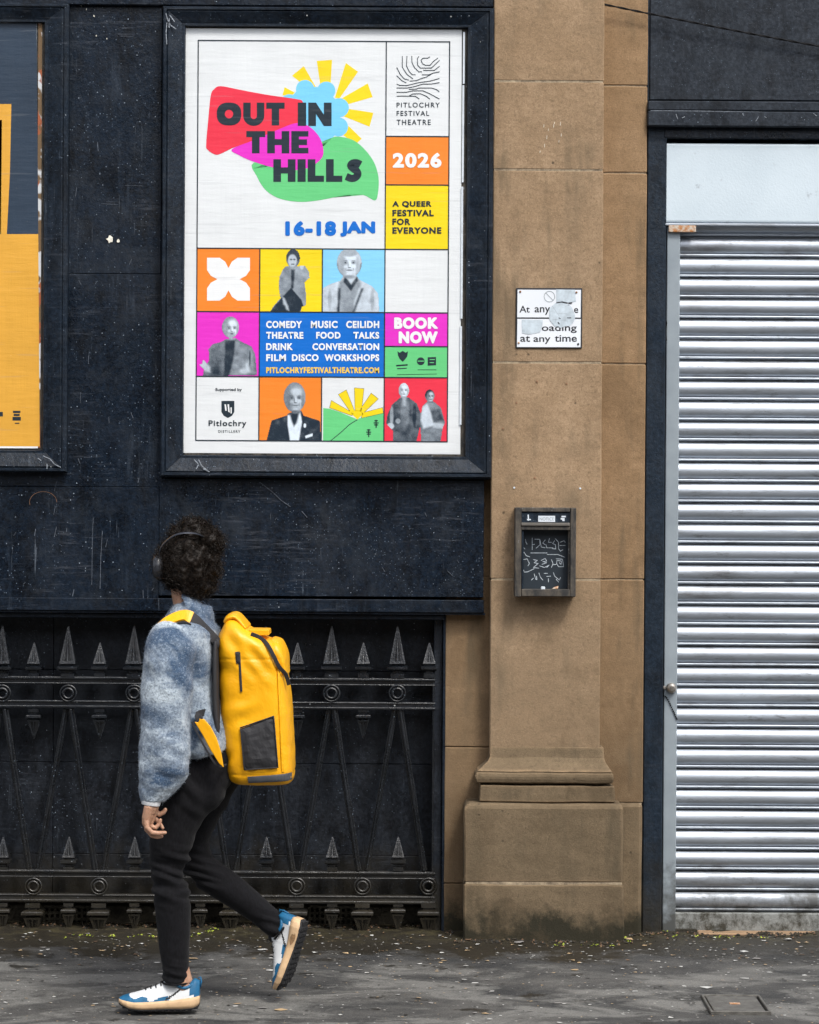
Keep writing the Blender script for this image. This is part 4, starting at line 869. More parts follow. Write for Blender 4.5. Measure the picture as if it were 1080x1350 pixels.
def spear(h, w, inv=False):
    """square-section spearhead with sunk leaf panels; base at 0, tip at h (or hanging)"""
    s_ = w / 2; k = math.sqrt(2)
    prof = [(s_ * .66, 0), (s_ * .66, .016), (s_ * .44, .019), (s_ * .44, .024), (s_ * .90, .030), (s_ * 1.0, .034), (s_ * 1.0, .043), (s_ * .52, .048), (s_ * .62, .053), (s_ * .80, .055)]
    if h < .13: prof = [(r, z * .8) for r, z in prof]
    z0 = prof[-1][1]; b = MB(); b.lathe([(r * k, z) for r, z in prof], 4, rot=math.pi / 4)
    hb = s_ * .80; ap = s_ * .07; H = h - z0
    C = [(-hb, -hb), (hb, -hb), (hb, hb), (-hb, hb)]; T = [(-ap, -ap), (ap, -ap), (ap, ap), (-ap, ap)]
    b.add([(x, y, z0) for x, y in C] + [(x, y, h) for x, y in T], [(3, 2, 1, 0), (4, 5, 6, 7)])
    for q in range(4):
        A, B_, c1, d1 = Vector((*C[q], z0)), Vector((*C[(q + 1) % 4], z0)), Vector((*T[(q + 1) % 4], h)), Vector((*T[q], h))
        inn = Vector((-(B_ - A).y, (B_ - A).x, 0)).normalized() * (w * .24)
        def at2(u, v): return (A * (1 - u) + B_ * u) * (1 - v) + (d1 * (1 - u) + c1 * u) * v
        # rim, two sunk leaves and a ridge between them
        for (u0, u1, ut0, ut1) in ((.13, .46, .22, .47), (.54, .87, .53, .78)):
            o4 = [at2(u0, .07), at2(u1, .07), at2(ut1, .80), at2(ut0, .80)]; i4 = [p + inn * (.9 if n_ < 2 else .5) for n_, p in enumerate(o4)]
            b.add(o4 + i4, [(0, 1, 5, 4), (1, 2, 6, 5), (2, 3, 7, 6), (3, 0, 4, 7), (4, 5, 6, 7)])
        P = {'A': A, 'B': B_, 'c': c1, 'd': d1, 'l0': at2(.13, .07), 'l1': at2(.46, .07), 'l2': at2(.47, .80), 'l3': at2(.22, .80), 'r0': at2(.54, .07), 'r1': at2(.87, .07), 'r2': at2(.78, .80), 'r3': at2(.53, .80)}
        for quad in ('A l0 l3 d', 'l1 r0 r3 l2', 'r1 B c r2', 'A B r1 r0 l1 l0', 'l3 l2 r3 r2 c d'): b.add([P[x] for x in quad.split()], [tuple(range(len(quad.split())))])
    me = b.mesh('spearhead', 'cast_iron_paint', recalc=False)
    bm = bmesh.new(); bm.from_mesh(me); bmesh.ops.remove_doubles(bm, verts=bm.verts, dist=.00001); bmesh.ops.recalc_face_normals(bm, faces=bm.faces)
    if inv:
        for v in bm.verts: v.co.z = -v.co.z
        bmesh.ops.reverse_faces(bm, faces=bm.faces)
    bm.to_mesh(me); bm.free(); me.update(); return me
tall, short, lower = spear(.200, .078), spear(.135, .062), spear(.132, .060)
pend, pend_big = spear(.118, .058, True), spear(.150, .085, True)
pend.name = pend_big.name = 'drop_finial'
b = MB()
def torus(b, Rr, r, n=28, m_=8, y=0.0, sq=1.0):
    b.lathe([(Rr + r * math.cos(2 * math.pi * k / m_), y + sq * r * math.sin(2 * math.pi * k / m_)) for k in range(m_)], n, axis='Y', closed=True)
torus(b, .0310, .0046, sq=1.3); torus(b, .0190, .0058, y=-.003, sq=1.3); b.lathe([(.030, .006), (.030, .002), (.020, .002), (.020, .006)], 24, axis='Y', closed=True)
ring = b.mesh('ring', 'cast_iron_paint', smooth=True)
PITCHX = 86.8
def at_px(px, py, dy=0.0): w_ = W(px, py, RY + dy); return (w_.x, w_.y, w_.z)
k = -9
while k < 7:
    ux = 3.2 + k * PITCHX                      # ring and tall spear on the upper rails
    lx = ux + PITCHX / 2 - 2.5                 # ring on the lower rails, short spear above
    if ux < 571 and k > -9:
        part('spearhead', tall, rail_t, at=at_px(ux, 893, .012)); part('ring', ring, rail_t, at=at_px(ux, 914, -.004))
        if ux < 560: part('spearhead', lower, rail_t, at=at_px(ux + 1, 1148, .012)); part('drop_finial', pend, rail_t, at=at_px(ux + 1, 1190, .012))
    if lx < 571:
        part('spearhead', short, rail_t, at=at_px(lx + 1, 893, .012))
        part('ring', ring, rail_t, at=at_px(lx, 1168.5, -.004)); part('drop_finial', pend_big, rail_t, at=at_px(lx, 1190, .012))
        if lx < 540: part('drop_finial', pend, rail_t, at=at_px(lx + 1, 934, .012))
    # zigzag bars: right-leaning stout bar, left-leaning bar set a little behind
    def dbar(x0, y0, x1, y1, hw, dy):
        p, q = W(x0, y0, RY + dy), W(x1, y1, RY + dy); d = Vector((q.x - p.x, 0, q.z - p.z)); L_ = d.length; d.normalize(); n = Vector((d.z, 0, -d.x))
        b = MB()
        for w_, ya, yb in ((hw, .0, .014), (hw * .34, -.016, .0005)):
            c = [p + n * w_, p - n * w_, q - n * w_, q + n * w_]; b.prism([(v.x, v.z) for v in c], RY + dy + ya, RY + dy + yb)
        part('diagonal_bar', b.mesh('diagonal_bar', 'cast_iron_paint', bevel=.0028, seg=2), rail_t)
    if lx < 575 and k > -9:
        dbar(ux + 3.5, 934.5, lx - 5.5, 1148, .0125, .010)
    if ux + PITCHX < 575 :
        dbar(ux + PITCHX - 3.0, 934.5, lx + 5.5, 1148, .0110, .020)
    k += 1

# ------------------------------------------------------------------ shop front: post, head, shutter
SY = .015
shop = thing('shop_surround', (X(865, 1200, SY), SY, 0), 'dark navy timber post and painted head boards round the shop shutter', 'shop front')
XR = 2.62
b = MB().box(X(850, 700, SY) + .001, X(876, 700, SY), SY, .20, 0, Z(865, 166, SY)); part('door_post', b.mesh('door_post', 'navy_paint_post', bevel=.004), shop)
b = MB().box(XR + .062, 2.918, SY, .20, 0, Z(865, 166, SY)); part('door_post', b.mesh('door_post', 'navy_paint_post', bevel=.004), shop)
x0 = X(854, 100, 0)
def hb(name, t, b_, y0, mat, xa=None, bev=.003, x1=2.918, lab=None):
    b = MB().box(xa if xa is not None else x0, x1, y0, .20, Z(950, b_, y0), Z(950, t, y0)); part(name, b.mesh(name, mat, bevel=bev), shop, label=lab)
hb('fascia_panel', -600, 132, .004, 'slate_paint_fascia', xa=X(857, 100, 0), lab='large slate black board above the shutter with pale scuffs')
b = MB().box(x0, X(856.6, 100, 0), .012, .2, Z(950, 132, 0), 4.55); part('fascia_edge', b.mesh('fascia_edge', 'navy_paint_post'), shop)
hb('head_moulding', 133, 146, -.018, 'slate_paint_fascia', bev=.005); hb('head_moulding', 146.6, 166.5, -.026, 'slate_paint_fascia', bev=.004)
hb('head_board', 167.5, 182.5, .012, 'black_paint', xa=X(876, 170, 0) + .001, bev=.004)
hb('dark_gap', 183, 190, .11, 'black_paint_board', xa=X(876, 170, 0) + .001, bev=0)

scuff('pale_seam', [(858, 145.6), (905, 146), (950, 146.6), (1010, 147.5), (1080, 148)], .5, -.0185, 'scuff_light', shop)  # pale line paints the highlight along the lip of the head moulding
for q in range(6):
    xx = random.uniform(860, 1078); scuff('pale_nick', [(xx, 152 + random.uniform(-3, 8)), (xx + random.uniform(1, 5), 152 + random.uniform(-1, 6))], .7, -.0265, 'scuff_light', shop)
shut = thing('roller_shutter', (X(980, 1228, .06), .06, 0), 'closed galvanised steel roller shutter with pale housing box and grey guide rail', 'shutter')
hx0, hx1 = X(877.5, 240, .02), XR + .06
zt, zb2 = Z(980, 189, .02), Z(980, 294, .02)
b = MB().prism([(0, 0), (1, 0), (1, 1), (0, 1)], 0, 1)
b = MB(); prof = [(.045, zb2), (.022, zb2 + .002), (.020, zb2 + .010), (.020, zt - .006), (.026, zt), (.20, zt), (.20, zb2)]
vs = []
for xx in (hx0, hx1): vs += [(xx, y, z) for y, z in prof]
n = len(prof); b.add(vs, [tuple(range(n)), tuple(range(2 * n - 1, n - 1, -1))] + [(i, (i + 1) % n, n + (i + 1) % n, n + i) for i in range(n)])
part('housing_box', b.mesh('housing_box', 'brushed_housing', bevel=.003), shut)
b = MB().box(hx0 - .002, hx1, .016, .05, zb2 - .012, zb2 - .0015); part('housing_lip', b.mesh('housing_lip', 'galvanised_slat', bevel=.003), shut)
gy = .032
for (a, c) in ((X(877, 700, gy), X(894.5, 700, gy)), (XR - .002, XR + .058)):
    b = MB().box(a, c, gy, .14, 0, zb2 - .014); part('guide_rail', b.mesh('guide_rail', 'guide_grey', bevel=.004, seg=2), shut)
b = MB().box(X(882, 300, gy - .02), X(918, 300, gy - .02), gy - .018, gy - .001, Z(900, 306.5, gy), Z(900, 297.8, gy)); part('rusty_bracket', b.mesh('rusty_bracket', 'rust', bevel=.002), shut)
sx0, sx1 = X(892, 700, .075), XR + .004
# slat profile: big convex curl, then a small bead and a dark slot
def slat_mesh():
    p_ = 26.95 / PPM * (10.075 / 10.0); pr = []; N = 13
    zt_, zb_ = p_ * .965, p_ * .235
    for i in range(N + 1):
        a = math.pi * (.04 + .92 * i / N); pr.append((.0760 - .0205 * math.sin(a), zt_ + (zb_ - zt_) * (1 - math.cos(a)) / 2))
    pr += [(.0755, p_ * .215)]
    for i in range(6): a = math.pi * (.1 + .8 * i / 5); pr.append((.0745 - .0065 * math.sin(a), p_ * (.205 - .135 * (1 - math.cos(a)) / 2)))
    pr += [(.079, p_ * .055), (.082, p_ * .03), (.082, p_ * .0)]
    n = len(pr); NX = 14; vs = []
    for j in range(NX + 1): vs += [(sx0 + (sx1 - sx0) * j / NX, y, z) for y, z in pr]
    # top lip
    b = MB().add(vs, [(j * n + i, (j + 1) * n + i, (j + 1) * n + i + 1, j * n + i + 1) for j in range(NX) for i in range(n - 1)])
    return b, p_
proto, SP = slat_mesh()
variants = []
for q in range(9):
    bb = MB(); bb.v = [(x, y + .0014 * mnoise.noise(Vector((x * 3.1, q * 9.7, z * 20))) + .0008 * mnoise.noise(Vector((x * 11, q * 5.1, 3))), z) for x, y, z in proto.v]; bb.f = proto.f; bb.mi = proto.mi
    me = bb.mesh('slat', 'galvanised_slat', smooth=True, recalc=False)
    bm = bmesh.new(); bm.from_mesh(me); bm.normal_update()
    bm.to_mesh(me); bm.free(); variants.append(me)
zk = Z(985, 1202.5, .075); kk = 0
while zk + kk * SP < zb2 - .02:
    part('slat', variants[kk % 9], shut, at=(0, random.uniform(-.0012, .0012), zk + kk * SP)); kk += 1
b = MB().box(sx0, sx1, .086, .12, 0, zb2 + .05); part('shutter_back', b.mesh('shutter_back', 'black_paint_board'), shut)
b = MB().box(sx0, sx1, .055, .085, Z(980, 1229, .055), Z(980, 1204, .055)); part('bottom_bar', b.mesh('bottom_bar', 'dirty_bottom_rail', bevel=.004), shut)
for pts_ in ([(876.5, 418), (878.5, 426), (877.5, 436), (878, 448), (876.5, 452)], [(875.5, 470), (876, 486)]):
    scuff('bare_patch', pts_, 2.6, gy - .0008, 'dark_wire', shut)
lk = W(885, 907, gy); b = MB(); b.lathe([(.020, 0), (.021, -.010), (.017, -.022), (.010, -.028), (.0001, -.029)], 20, axis='Y', c=(lk.x, gy, lk.z)); b.box(lk.x - .004, lk.x + .004, gy - .034, gy - .027, lk.z - .007, lk.z + .007)
b.lathe([(.007, -.002), (.007, -.008), (.0001, -.009)], 10, axis='Y', c=(lk.x - .027, gy, lk.z + .002)); part('bullet_lock', b.mesh('bullet_lock', 'brass_steel', smooth=False), shut)
pts = [(871.5, 917), (877, 917.5), (880, 921), (883, 926), (885, 931), (887.5, 936.5), (889.5, 941), (891.5, 945.5), (893, 949)]
for i in range(len(pts) - 1):
    for f in (.25, .75):
        px, py = pts[i][0] + (pts[i + 1][0] - pts[i][0]) * f, pts[i][1] + (pts[i + 1][1] - pts[i][1]) * f; c = W(px, py, gy - .004)
        b = MB().ball((c.x, c.y, c.z), (.0034, .0034, .0036), 6); part('chain_bead', b.mesh('chain_bead', 'dark_wire', smooth=True), shut)
sill = top('shop_sill', MB().box(X(921, 1233, -.01), XR, -.02, .054, -.02, Z(980, 1231, -.02)).mesh('shop_sill', 'sill_timber', bevel=.003), 'thin reddish timber sill on the pavement under the shutter', 'sill')
b = MB().box(X(877, 1230, .03), X(920, 1230, .03), .034, .13, -.02, .012); top('threshold_stub', b.mesh('threshold_stub', 'old_masonry', bevel=.003), 'short dark threshold stone at the foot of the grey guide rail', 'threshold')

# ------------------------------------------------------------------ parking sign on the pilaster
GY = PY - .006
sg = thing('parking_sign', (X(724, 459, GY), GY, Z(724, 459, GY)), 'white parking restriction plate with peeling sticker reading at any time', 'sign')
def prect(name, l, t, r, b_, y0, y1, mat, parent, bev=.0, dx=0):
    c = [W(l, t, y0), W(r, t + .3, y0), W(r - .6, b_ + .3, y0), W(l - .6, b_, y0)]
    b = MB().prism([(v.x, v.z) for v in c], y0, y1); return part(name, b.mesh(name, mat, bevel=bev), parent)
prect('sign_plate', 680.5, 379.5, 768, 459, GY, PY - .0003, 'sign_black', sg, .0015)
prect('sign_face', 682.6, 381.8, 766.2, 418.3, GY - .0008, GY - .0001, 'sign_white', sg)
prect('sign_face', 682.3, 420.3, 766.0, 457.4, GY - .0008, GY - .0001, 'sign_white', sg)
SYT = GY - .0014
def st(txt, l, t, r, b_): lettering('lettering', txt, l, t, r, b_, SYT, 'sign_black', sg, .012)
st('At', 685, 403, 698.5, 412); st('any', 705, 404.8, 725.5, 415); st('e', 757, 406, 762.5, 412.5)
st('loading', 711, 427.5, 760.5, 439); st('at', 686, 442.5, 699, 450.5); st('any', 703.5, 444.5, 726, 453.5); st('time', 731.5, 441.5, 760.8, 450.5)
rr_ = random.Random(5)
def ragged(cx, cy, rx, ry, n=26, j=.16): return [(cx + rx * math.cos(2 * math.pi * i / n) * rr_.uniform(1 - j, 1 + j * .4), cy + ry * math.sin(2 * math.pi * i / n) * rr_.uniform(1 - j, 1 + j * .4)) for i in range(n)]
tess('sticker', [ragged(741, 415, 17.5, 18)], 0, 'sticker_grey', sg, y=SYT - .001, label='torn round sticker')
tess('sticker', [[(733.5, 381.5), (758, 381.8), (759.5, 397.5), (748, 398.8), (733.8, 399)]], 0, 'sticker_grey', sg, y=SYT - .0006)
tess('sticker', [[(688, 421.5), (716, 422), (715, 430), (712, 438), (697, 441), (688.5, 439)]], 0, 'sticker_grey', sg, y=SYT - .0006)
tess('sticker_marks', stroke([(734, 399), (741, 398)], 1.3) + stroke([(741, 398), (748, 399.5)], 1.7) + stroke([(750, 399.6), (754, 399.4)], 1.5) + stroke([(748, 419), (753, 419)], 1) + stroke([(737, 419), (739, 420)], 1) + stroke([(736, 425), (737.5, 427)], 1.2), 0, 'sign_black', sg, y=SYT - .0016)
c_ = [(724.5 + 7 * math.cos(i / 20 * 2 * math.pi), 391 + 7 * math.sin(i / 20 * 2 * math.pi)) for i in range(21)]
tess('faded_circle', stroke(c_, .9) + stroke([(719.6, 386), (729.4, 396)], .9), 0, 'sticker_line', sg, y=SYT)
tess('sticker_marks', sum([stroke([(rr_.uniform(728, 752), rr_.uniform(402, 426))] * 1 + [(rr_.uniform(728, 752), rr_.uniform(402, 426))], .35) for _ in range(5)], []), 0, 'sticker_line', sg, y=SYT - .0013)
for (px, py, mt) in ((686, 384.5, 'rusty_nail'), (760, 385.5, 'rusty_nail'), (684, 452, 'rust'), (762.5, 453.5, 'sign_black')):
    c = W(px, py, GY); b = MB().lathe([(.0042, -.001), (.0042, -.003), (.002, -.0045), (.0001, -.005)], 10, axis='Y', c=(c.x, GY, c.z)); part('screw', b.mesh('screw', mt), sg)
b = MB()
for (px, py) in ((681, 531), (663, 565), (678, 643), (765, 644), (708, 503), (747, 506), (705, 630)):
    c = W(px, py, PY); bb = MB().lathe([(.0042, .002), (.0040, -.003), (.0001, -.0038)], 8, axis='Y', c=(c.x, PY, c.z)); part('old_fixing', bb.mesh('old_fixing', 'rusty_nail' if py not in (643, 644) else 'label_white'), pil)
b = MB()
for (px, py, h) in ((717, 166, 4), (723, 171, 3), (730, 166, 5), (739, 163, 5), (740, 178, 4), (721, 181, 5), (718, 192, 5), (737, 186, 3), (712, 200, 3), (731, 162, 3)): 
    c = W(px, py, PY); hh = h / PPM / 2; b.prism([(c.x - .0010, c.z - hh), (c.x + .0008, c.z - hh * .8), (c.x + .0014, c.z + hh), (c.x, c.z + hh * .9)], PY - .0025, PY + .001)
part('paint_flecks', b.mesh('paint_flecks', 'gum_white'), pil)

# ------------------------------------------------------------------ notice box on the pilaster
NY = PY - .085
nb = thing('notice_box', (X(719, 788, NY), NY, Z(719, 788, NY)), 'small weathered dark timber notice box with chalk scrawl inside, fixed to the pilaster', 'notice box')
def nbox(name, l, t, r, b_, y0, y1, mat, bev=.0025, yp=None):
    yp = y0 if yp is None else yp; xm, zm = (l + r) / 2, (t + b_) / 2
    b = MB().box(X(l, zm, yp), X(r, zm, yp), y0, y1, Z(xm, b_, yp), Z(xm, t, yp)); me = b.mesh(name, mat, bevel=bev); return part(name, me, nb)
nbox('box_side', 679, 669, 687.5, 787, NY, PY - .001, 'aged_timber'); nbox('box_side', 752, 669.5, 759.5, 787, NY, PY - .001, 'aged_timber')
nbox('box_top', 687.7, 669.2, 751.8, 675, NY, PY - .001, 'aged_timber'); nbox('box_bottom', 687.7, 777, 751.8, 786.5, NY, PY - .001, 'aged_timber')
nbox('header_board', 687.8, 676, 751.7, 689, NY + .006, NY + .02, 'navy_paint_post', .001); nbox('header_bead', 687.8, 689.3, 751.7, 693, NY - .004, NY + .02, 'brass_steel', .001)
nbox('header_rail', 687.8, 693.3, 751.7, 698.8, NY + .002, NY + .03, 'aged_timber', .0015)
nbox('inner_bead', 687.8, 699, 690.4, 776.8, NY + .012, PY - .02, 'navy_paint_post', .001); nbox('inner_bead', 749.4, 699, 751.6, 776.8, NY + .012, PY - .02, 'aged_timber', .001)
nbox('back_board', 680, 671, 758, 785, NY + .055, PY - .0015, 'chalkboard_paint', 0, yp=NY + .055)
nbox('label_card', 709.8, 680, 732, 688, NY + .0048, NY + .0058, 'label_white', 0)
lettering('lettering', 'NOTICE', 711.5, 682, 730.5, 686.4, NY + .0045, 'sticker_line', nb, .01)
tess('header_mark', stroke([(696.5, 679), (697, 686)], 1.6) + stroke([(695.5, 685), (699.5, 685)], 1.6) + stroke([(741, 681), (745.5, 681)], 2) + stroke([(740, 684), (744, 684)], 2) + stroke([(742, 686), (744, 686)], 2), 0, 'label_white', nb, y=NY + .0055)
NB_ = lambda x, y: (665 + x * 110 / 1061.0, 660 + y * 140 / 1350.0)
ch = []
for line in ([(355, 475), (355, 625)], [(355, 560), (385, 555)], [(388, 490), (450, 492), (455, 560), (405, 605)], [(455, 500), (470, 590), (520, 600)], [(520, 500), (490, 540), (520, 560)], [(545, 600), (620, 600)], [(575, 480), (560, 530), (600, 530)],
             [(530, 560), (540, 600)], [(610, 610), (655, 615), (650, 560), (615, 545), (640, 510)], [(650, 485), (690, 530), (690, 610), (715, 645)], [(705, 570), (775, 570)], [(710, 530), (760, 510), (775, 530)], [(715, 640), (745, 625)],
             [(268, 490), (275, 530), (290, 555)], [(250, 600), (262, 615)], [(335, 665), (545, 665)], [(545, 685), (680, 685), (770, 720)], [(250, 655), (280, 700), (325, 715)], [(245, 750), (290, 740), (320, 800), (300, 830)],
             [(370, 750), (420, 760), (380, 790), (430, 800), (370, 850), (440, 860)], [(470, 760), (520, 735), (540, 770), (490, 775), (540, 790), (480, 810)], [(450, 830), (510, 850), (570, 820), (540, 850)], [(600, 750), (620, 800), (600, 850)], [(620, 815), (660, 810)],
             [(660, 740), (740, 745), (755, 840), (690, 840), (665, 800), (670, 760), (730, 770), (720, 810), (700, 790)], [(245, 880), (255, 910), (300, 905), (380, 865)], [(380, 930), (400, 1000), (415, 1005), (410, 960)], [(370, 985), (345, 1010)],
             [(440, 920), (460, 975), (490, 1010)], [(505, 925), (550, 925)], [(540, 965), (590, 960)], [(560, 990), (562, 1035)], [(625, 915), (640, 960), (700, 1010)], [(660, 1000), (690, 1035)], [(715, 975), (705, 1000)]):
    ch += stroke([NB_(*p) for p in line], .75)
tess('chalk_scrawl', ch, 0, 'chalk', nb, y=NY + .054)
b = MB(); c = W(716, 775.3, NY + .03); b.box(c.x - .008, c.x + .008, NY + .022, NY + .035, c.z - .006, c.z + .006); top('paper_scrap', b.mesh('paper_scrap', 'label_white', bevel=.002), 'tiny white scrap lying in the bottom of the notice box', 'scrap')
b = MB(); c = W(732, 774.5, NY + .03); b.add([(c.x - .012, NY + .02, c.z - .004), (c.x + .010, NY + .018, c.z - .003), (c.x + .013, NY + .036, c.z + .006), (c.x - .004, NY + .040, c.z + .001)], [(0, 1, 2, 3)]); b.add([(c.x - .012, NY + .02, c.z - .005), (c.x + .010, NY + .018, c.z - .004), (c.x + .013, NY + .036, c.z + .005), (c.x - .004, NY + .040, c.z)], [(3, 2, 1, 0)])
top('dead_leaf', b.mesh('dead_leaf', 'rust'), 'small orange dead leaf lying in the bottom of the notice box', 'leaf')

# ------------------------------------------------------------------ cable crossing the top right
a, c = W(700, -16, -.04), W(1085, 56, -.02)
b = MB(); pts = []; pts2 = []
d = (c - a); 
for i in range(141):
    t = -.15 + 1.95 * i / 140; p = a + d * t; p.z -= .05 * math.sin(math.pi * max(0, min(1, (t + .15) / 1.95))) * .35; q = i * .9
    pts.append((p.x, p.y + .0022 * math.cos(q), p.z + .0022 * math.sin(q))); pts2.append((p.x, p.y - .0022 * math.cos(q), p.z - .0022 * math.sin(q)))
b.tube(pts, .0026, 5).tube(pts2, .0026, 5); top('overhead_cable', b.mesh('overhead_cable', 'dark_wire', smooth=True), 'thin twisted black cable slanting across the stone and fascia at top right', 'cable')

# ------------------------------------------------------------------ pavement details
g = [GND(928, 1316), GND(998, 1316), GND(1014, 1337), GND(940, 1337)]
hx0_, hx1_, hy0_, hy1_ = (g[0].x + g[3].x) / 2, (g[1].x + g[2].x) / 2, (g[2].y + g[3].y) / 2, (g[0].y + g[1].y) / 2
hz = .009
s = NT('cover_iron'); s.set(s.mix(s.step(s.noise(30, 4, .7), .35, .65), (.075, .07, .062), (.15, .145, .13)), .6, metal=.2); s.bump(s.noise(150, 2, .6), .002)
hat = thing('access_cover', ((hx0_ + hx1_) / 2, (hy0_ + hy1_) / 2, 0), 'small square iron access cover set in the pavement at lower right', 'access cover')
b = MB(); e = .009
b.box(hx0_ - e, hx1_ + e, hy0_ - e, hy0_, -.03, hz + .002).box(hx0_ - e, hx1_ + e, hy1_, hy1_ + e, -.03, hz + .002).box(hx0_ - e, hx0_, hy0_, hy1_, -.03, hz + .002).box(hx1_, hx1_ + e, hy0_, hy1_, -.03, hz + .002)
part('cover_frame', b.mesh('cover_frame', 'cover_iron', bevel=.002), hat)
part('cover_plate', MB().box(hx0_ + .005, hx1_ - .008, hy0_ + .004, hy1_ - .004, -.02, hz - .001).mesh('cover_plate', 'cover_iron', bevel=.002), hat)
part('key_hole', MB().box((hx0_ + hx1_) / 2 - .02, (hx0_ + hx1_) / 2 + .015, (hy0_ + hy1_) / 2 - .012, (hy0_ + hy1_) / 2 + .01, hz - .003, hz + .0005).mesh('key_hole', 'rust'), hat)

def chips(name, n, cols, size, xr, yr, label_seed, flat=.3):
    r_ = random.Random(label_seed); b = MB()
    for _ in range(n):
        x, y = r_.uniform(*xr), yr[0] + (yr[1] - yr[0]) * r_.random() ** .8; s_ = size * r_.uniform(.35, 1.3) * (1 if r_.random() < .85 else 1.9); z = pav_z(x, y)
        a = r_.uniform(0, 6.28); k = r_.randint(4, 6); pts = []
        for i in range(k):
            t = a + 2 * math.pi * i / k; q = s_ * r_.uniform(.5, 1.0); pts.append((x + q * math.cos(t) * 1.2, y + q * math.sin(t) * .8, z + .002 + r_.uniform(0, flat) * s_))
        mi = r_.randrange(len(cols)); c = (x, y, z + .002 + s_ * flat * .8); b.v += pts + [c]; o = len(b.v) - k - 1
        for i in range(k): b.f.append((o + i, o + (i + 1) % k, o + k)); b.mi.append(mi)
    return top(name, b.mesh(name, cols, recalc=False), kind='stuff')
plain('chip_white', (.48, .48, .46), .7); plain('chip_tan', (.42, .30, .17), .8); plain('chip_grey', (.22, .21, .20), .8); plain('chip_brown', (.13, .075, .04), .8); plain('chip_dark', (.02, .018, .015), .9)
o = chips('grit', 2600, ['chip_grey', 'chip_dark', 'chip_tan', 'chip_white'], .0045, (-1.9, 1.9), (-1.9, -.05), 21)
o = chips('leaf_litter', 170, ['chip_tan', 'chip_brown', 'chip_grey', 'chip_white'], .010, (-1.9, 1.9), (-.75, -.08), 33, .35)
o = chips('pavement_litter', 120, ['chip_white', 'chip_white', 'chip_grey', 'chip_tan'], .012, (-1.9, 1.9), (-1.9, -.3), 44, .1)
# rubble and soil ridge against the wall
b = MB(); r_ = random.Random(3)
for _ in range(900):
    x = r_.uniform(-1.9, 1.9); yl = -.17 if .18 < x < .86 else (0 if x > .15 else .13); y = yl - abs(r_.gauss(0, .05)) - .004; s_ = r_.uniform(.003, .009)
    b.ball((x, y, pav_z(x, y) + s_ * .3), (s_ * r_.uniform(.8, 1.4), s_, s_ * .7), 5)
b.mi = [r_.choice((0, 0, 0, 1, 1, 2)) for _ in b.f]
plain('soil', (.030, .024, .014), .95, var=.4); top('soil_crumbs', b.mesh('soil_crumbs', ['soil', 'chip_dark', 'chip_brown'], recalc=False), kind='stuff')
# yellow-green weeds at the foot of the wall
plain('weed_leaf', (.30, .36, .035), .6, var=.4, sc=80)
b = MB(); r_ = random.Random(9)
def weed(x, y, n, s_):
    for _ in range(n):
        a = r_.uniform(0, 6.28); d = r_.uniform(0, s_ * 1.6); cx, cy, cz = x + d * math.cos(a), y + d * math.sin(a) * .5, pav_z(x, y) + r_.uniform(.004, s_ * .9); q = s_ * r_.uniform(.25, .5); t = r_.uniform(0, 6.28)
        u = Vector((math.cos(t), math.sin(t), r_.uniform(-.3, .5))) * q; w_ = Vector((-math.sin(t), math.cos(t), r_.uniform(.2, 1.0))) * q * .6; c = Vector((cx, cy, cz))
        b.add([c - u, c - w_, c + u, c + w_], [(0, 1, 2, 3)])
for px, py, n in ((108, 1236, 8), (118, 1237, 7), (96, 1236, 4), (86, 1239, 4), (148, 1236, 7), (170, 1237, 4), (182, 1236, 8), (200, 1237, 8), (206, 1238, 7), (252, 1237, 5), (262, 1235, 5), (277, 1231, 14), (283, 1229, 8), (735, 1248, 6), (740, 1247, 5), (785, 1247, 9), (778, 1248, 5), (768, 1250, 3), (810, 1248, 7), (828, 1243, 8), (826, 1239, 4), (862, 1236, 5), (876, 1232, 5), (888, 1237, 5), (920, 1238, 5), (948, 1240, 7), (955, 1238, 10), (965, 1240, 4), (840, 1230, 4), (1010, 1240, 4)):
    p = GND(px, py); weed(p.x, max(p.y, -.30), n, .012)
top('weeds', b.mesh('weeds', 'weed_leaf', recalc=False), kind='stuff')
# ------------------------------------------------------------------ the walking person
FY = -1.47                                  # plane through the middle of the body
PS = F / (FY - CAM.y)                       # photograph pixels per metre there
def PP(px, py, dy=0.0):
    w = W(px, py, FY); return Vector((w.x, FY + dy, w.z))     # pixel read on the body plane, then set nearer or farther
def cr(pts, k=5): return spline(pts, k, False)
def loft(b, rows, n=20, k=5, ex=2.0, mi=0, cap=True):
    """rows (px, py, half width px, half depth m, dy m): rings square to the path in the picture plane"""
    rows = cr([tuple(r) for r in rows], k); vs = []; N = len(rows)
    C_ = [PP(r[0], r[1], r[4]) for r in rows]
    for i, r in enumerate(rows):
        t = (C_[min(i + 1, N - 1)] - C_[max(i - 1, 0)]); t.y = 0; t.normalize(); nrm = Vector((t.z, 0, -t.x)); hw = max(r[2], .5) / PS; hd = max(r[3], .002)
        for q in range(n):
            a = 2 * math.pi * q / n; f = lambda v: math.copysign(abs(v) ** (2 / ex), v)
            vs.append(C_[i] + nrm * hw * f(math.cos(a)) + Vector((0, hd * f(math.sin(a)), 0)))
    fs = [(j * n + q, j * n + (q + 1) % n, (j + 1) * n + (q + 1) % n, (j + 1) * n + q) for j in range(N - 1) for q in range(n)]
    if cap: fs += [tuple(range(n - 1, -1, -1)), tuple((N - 1) * n + q for q in range(n))]
    b.add(vs, fs, mi); return b
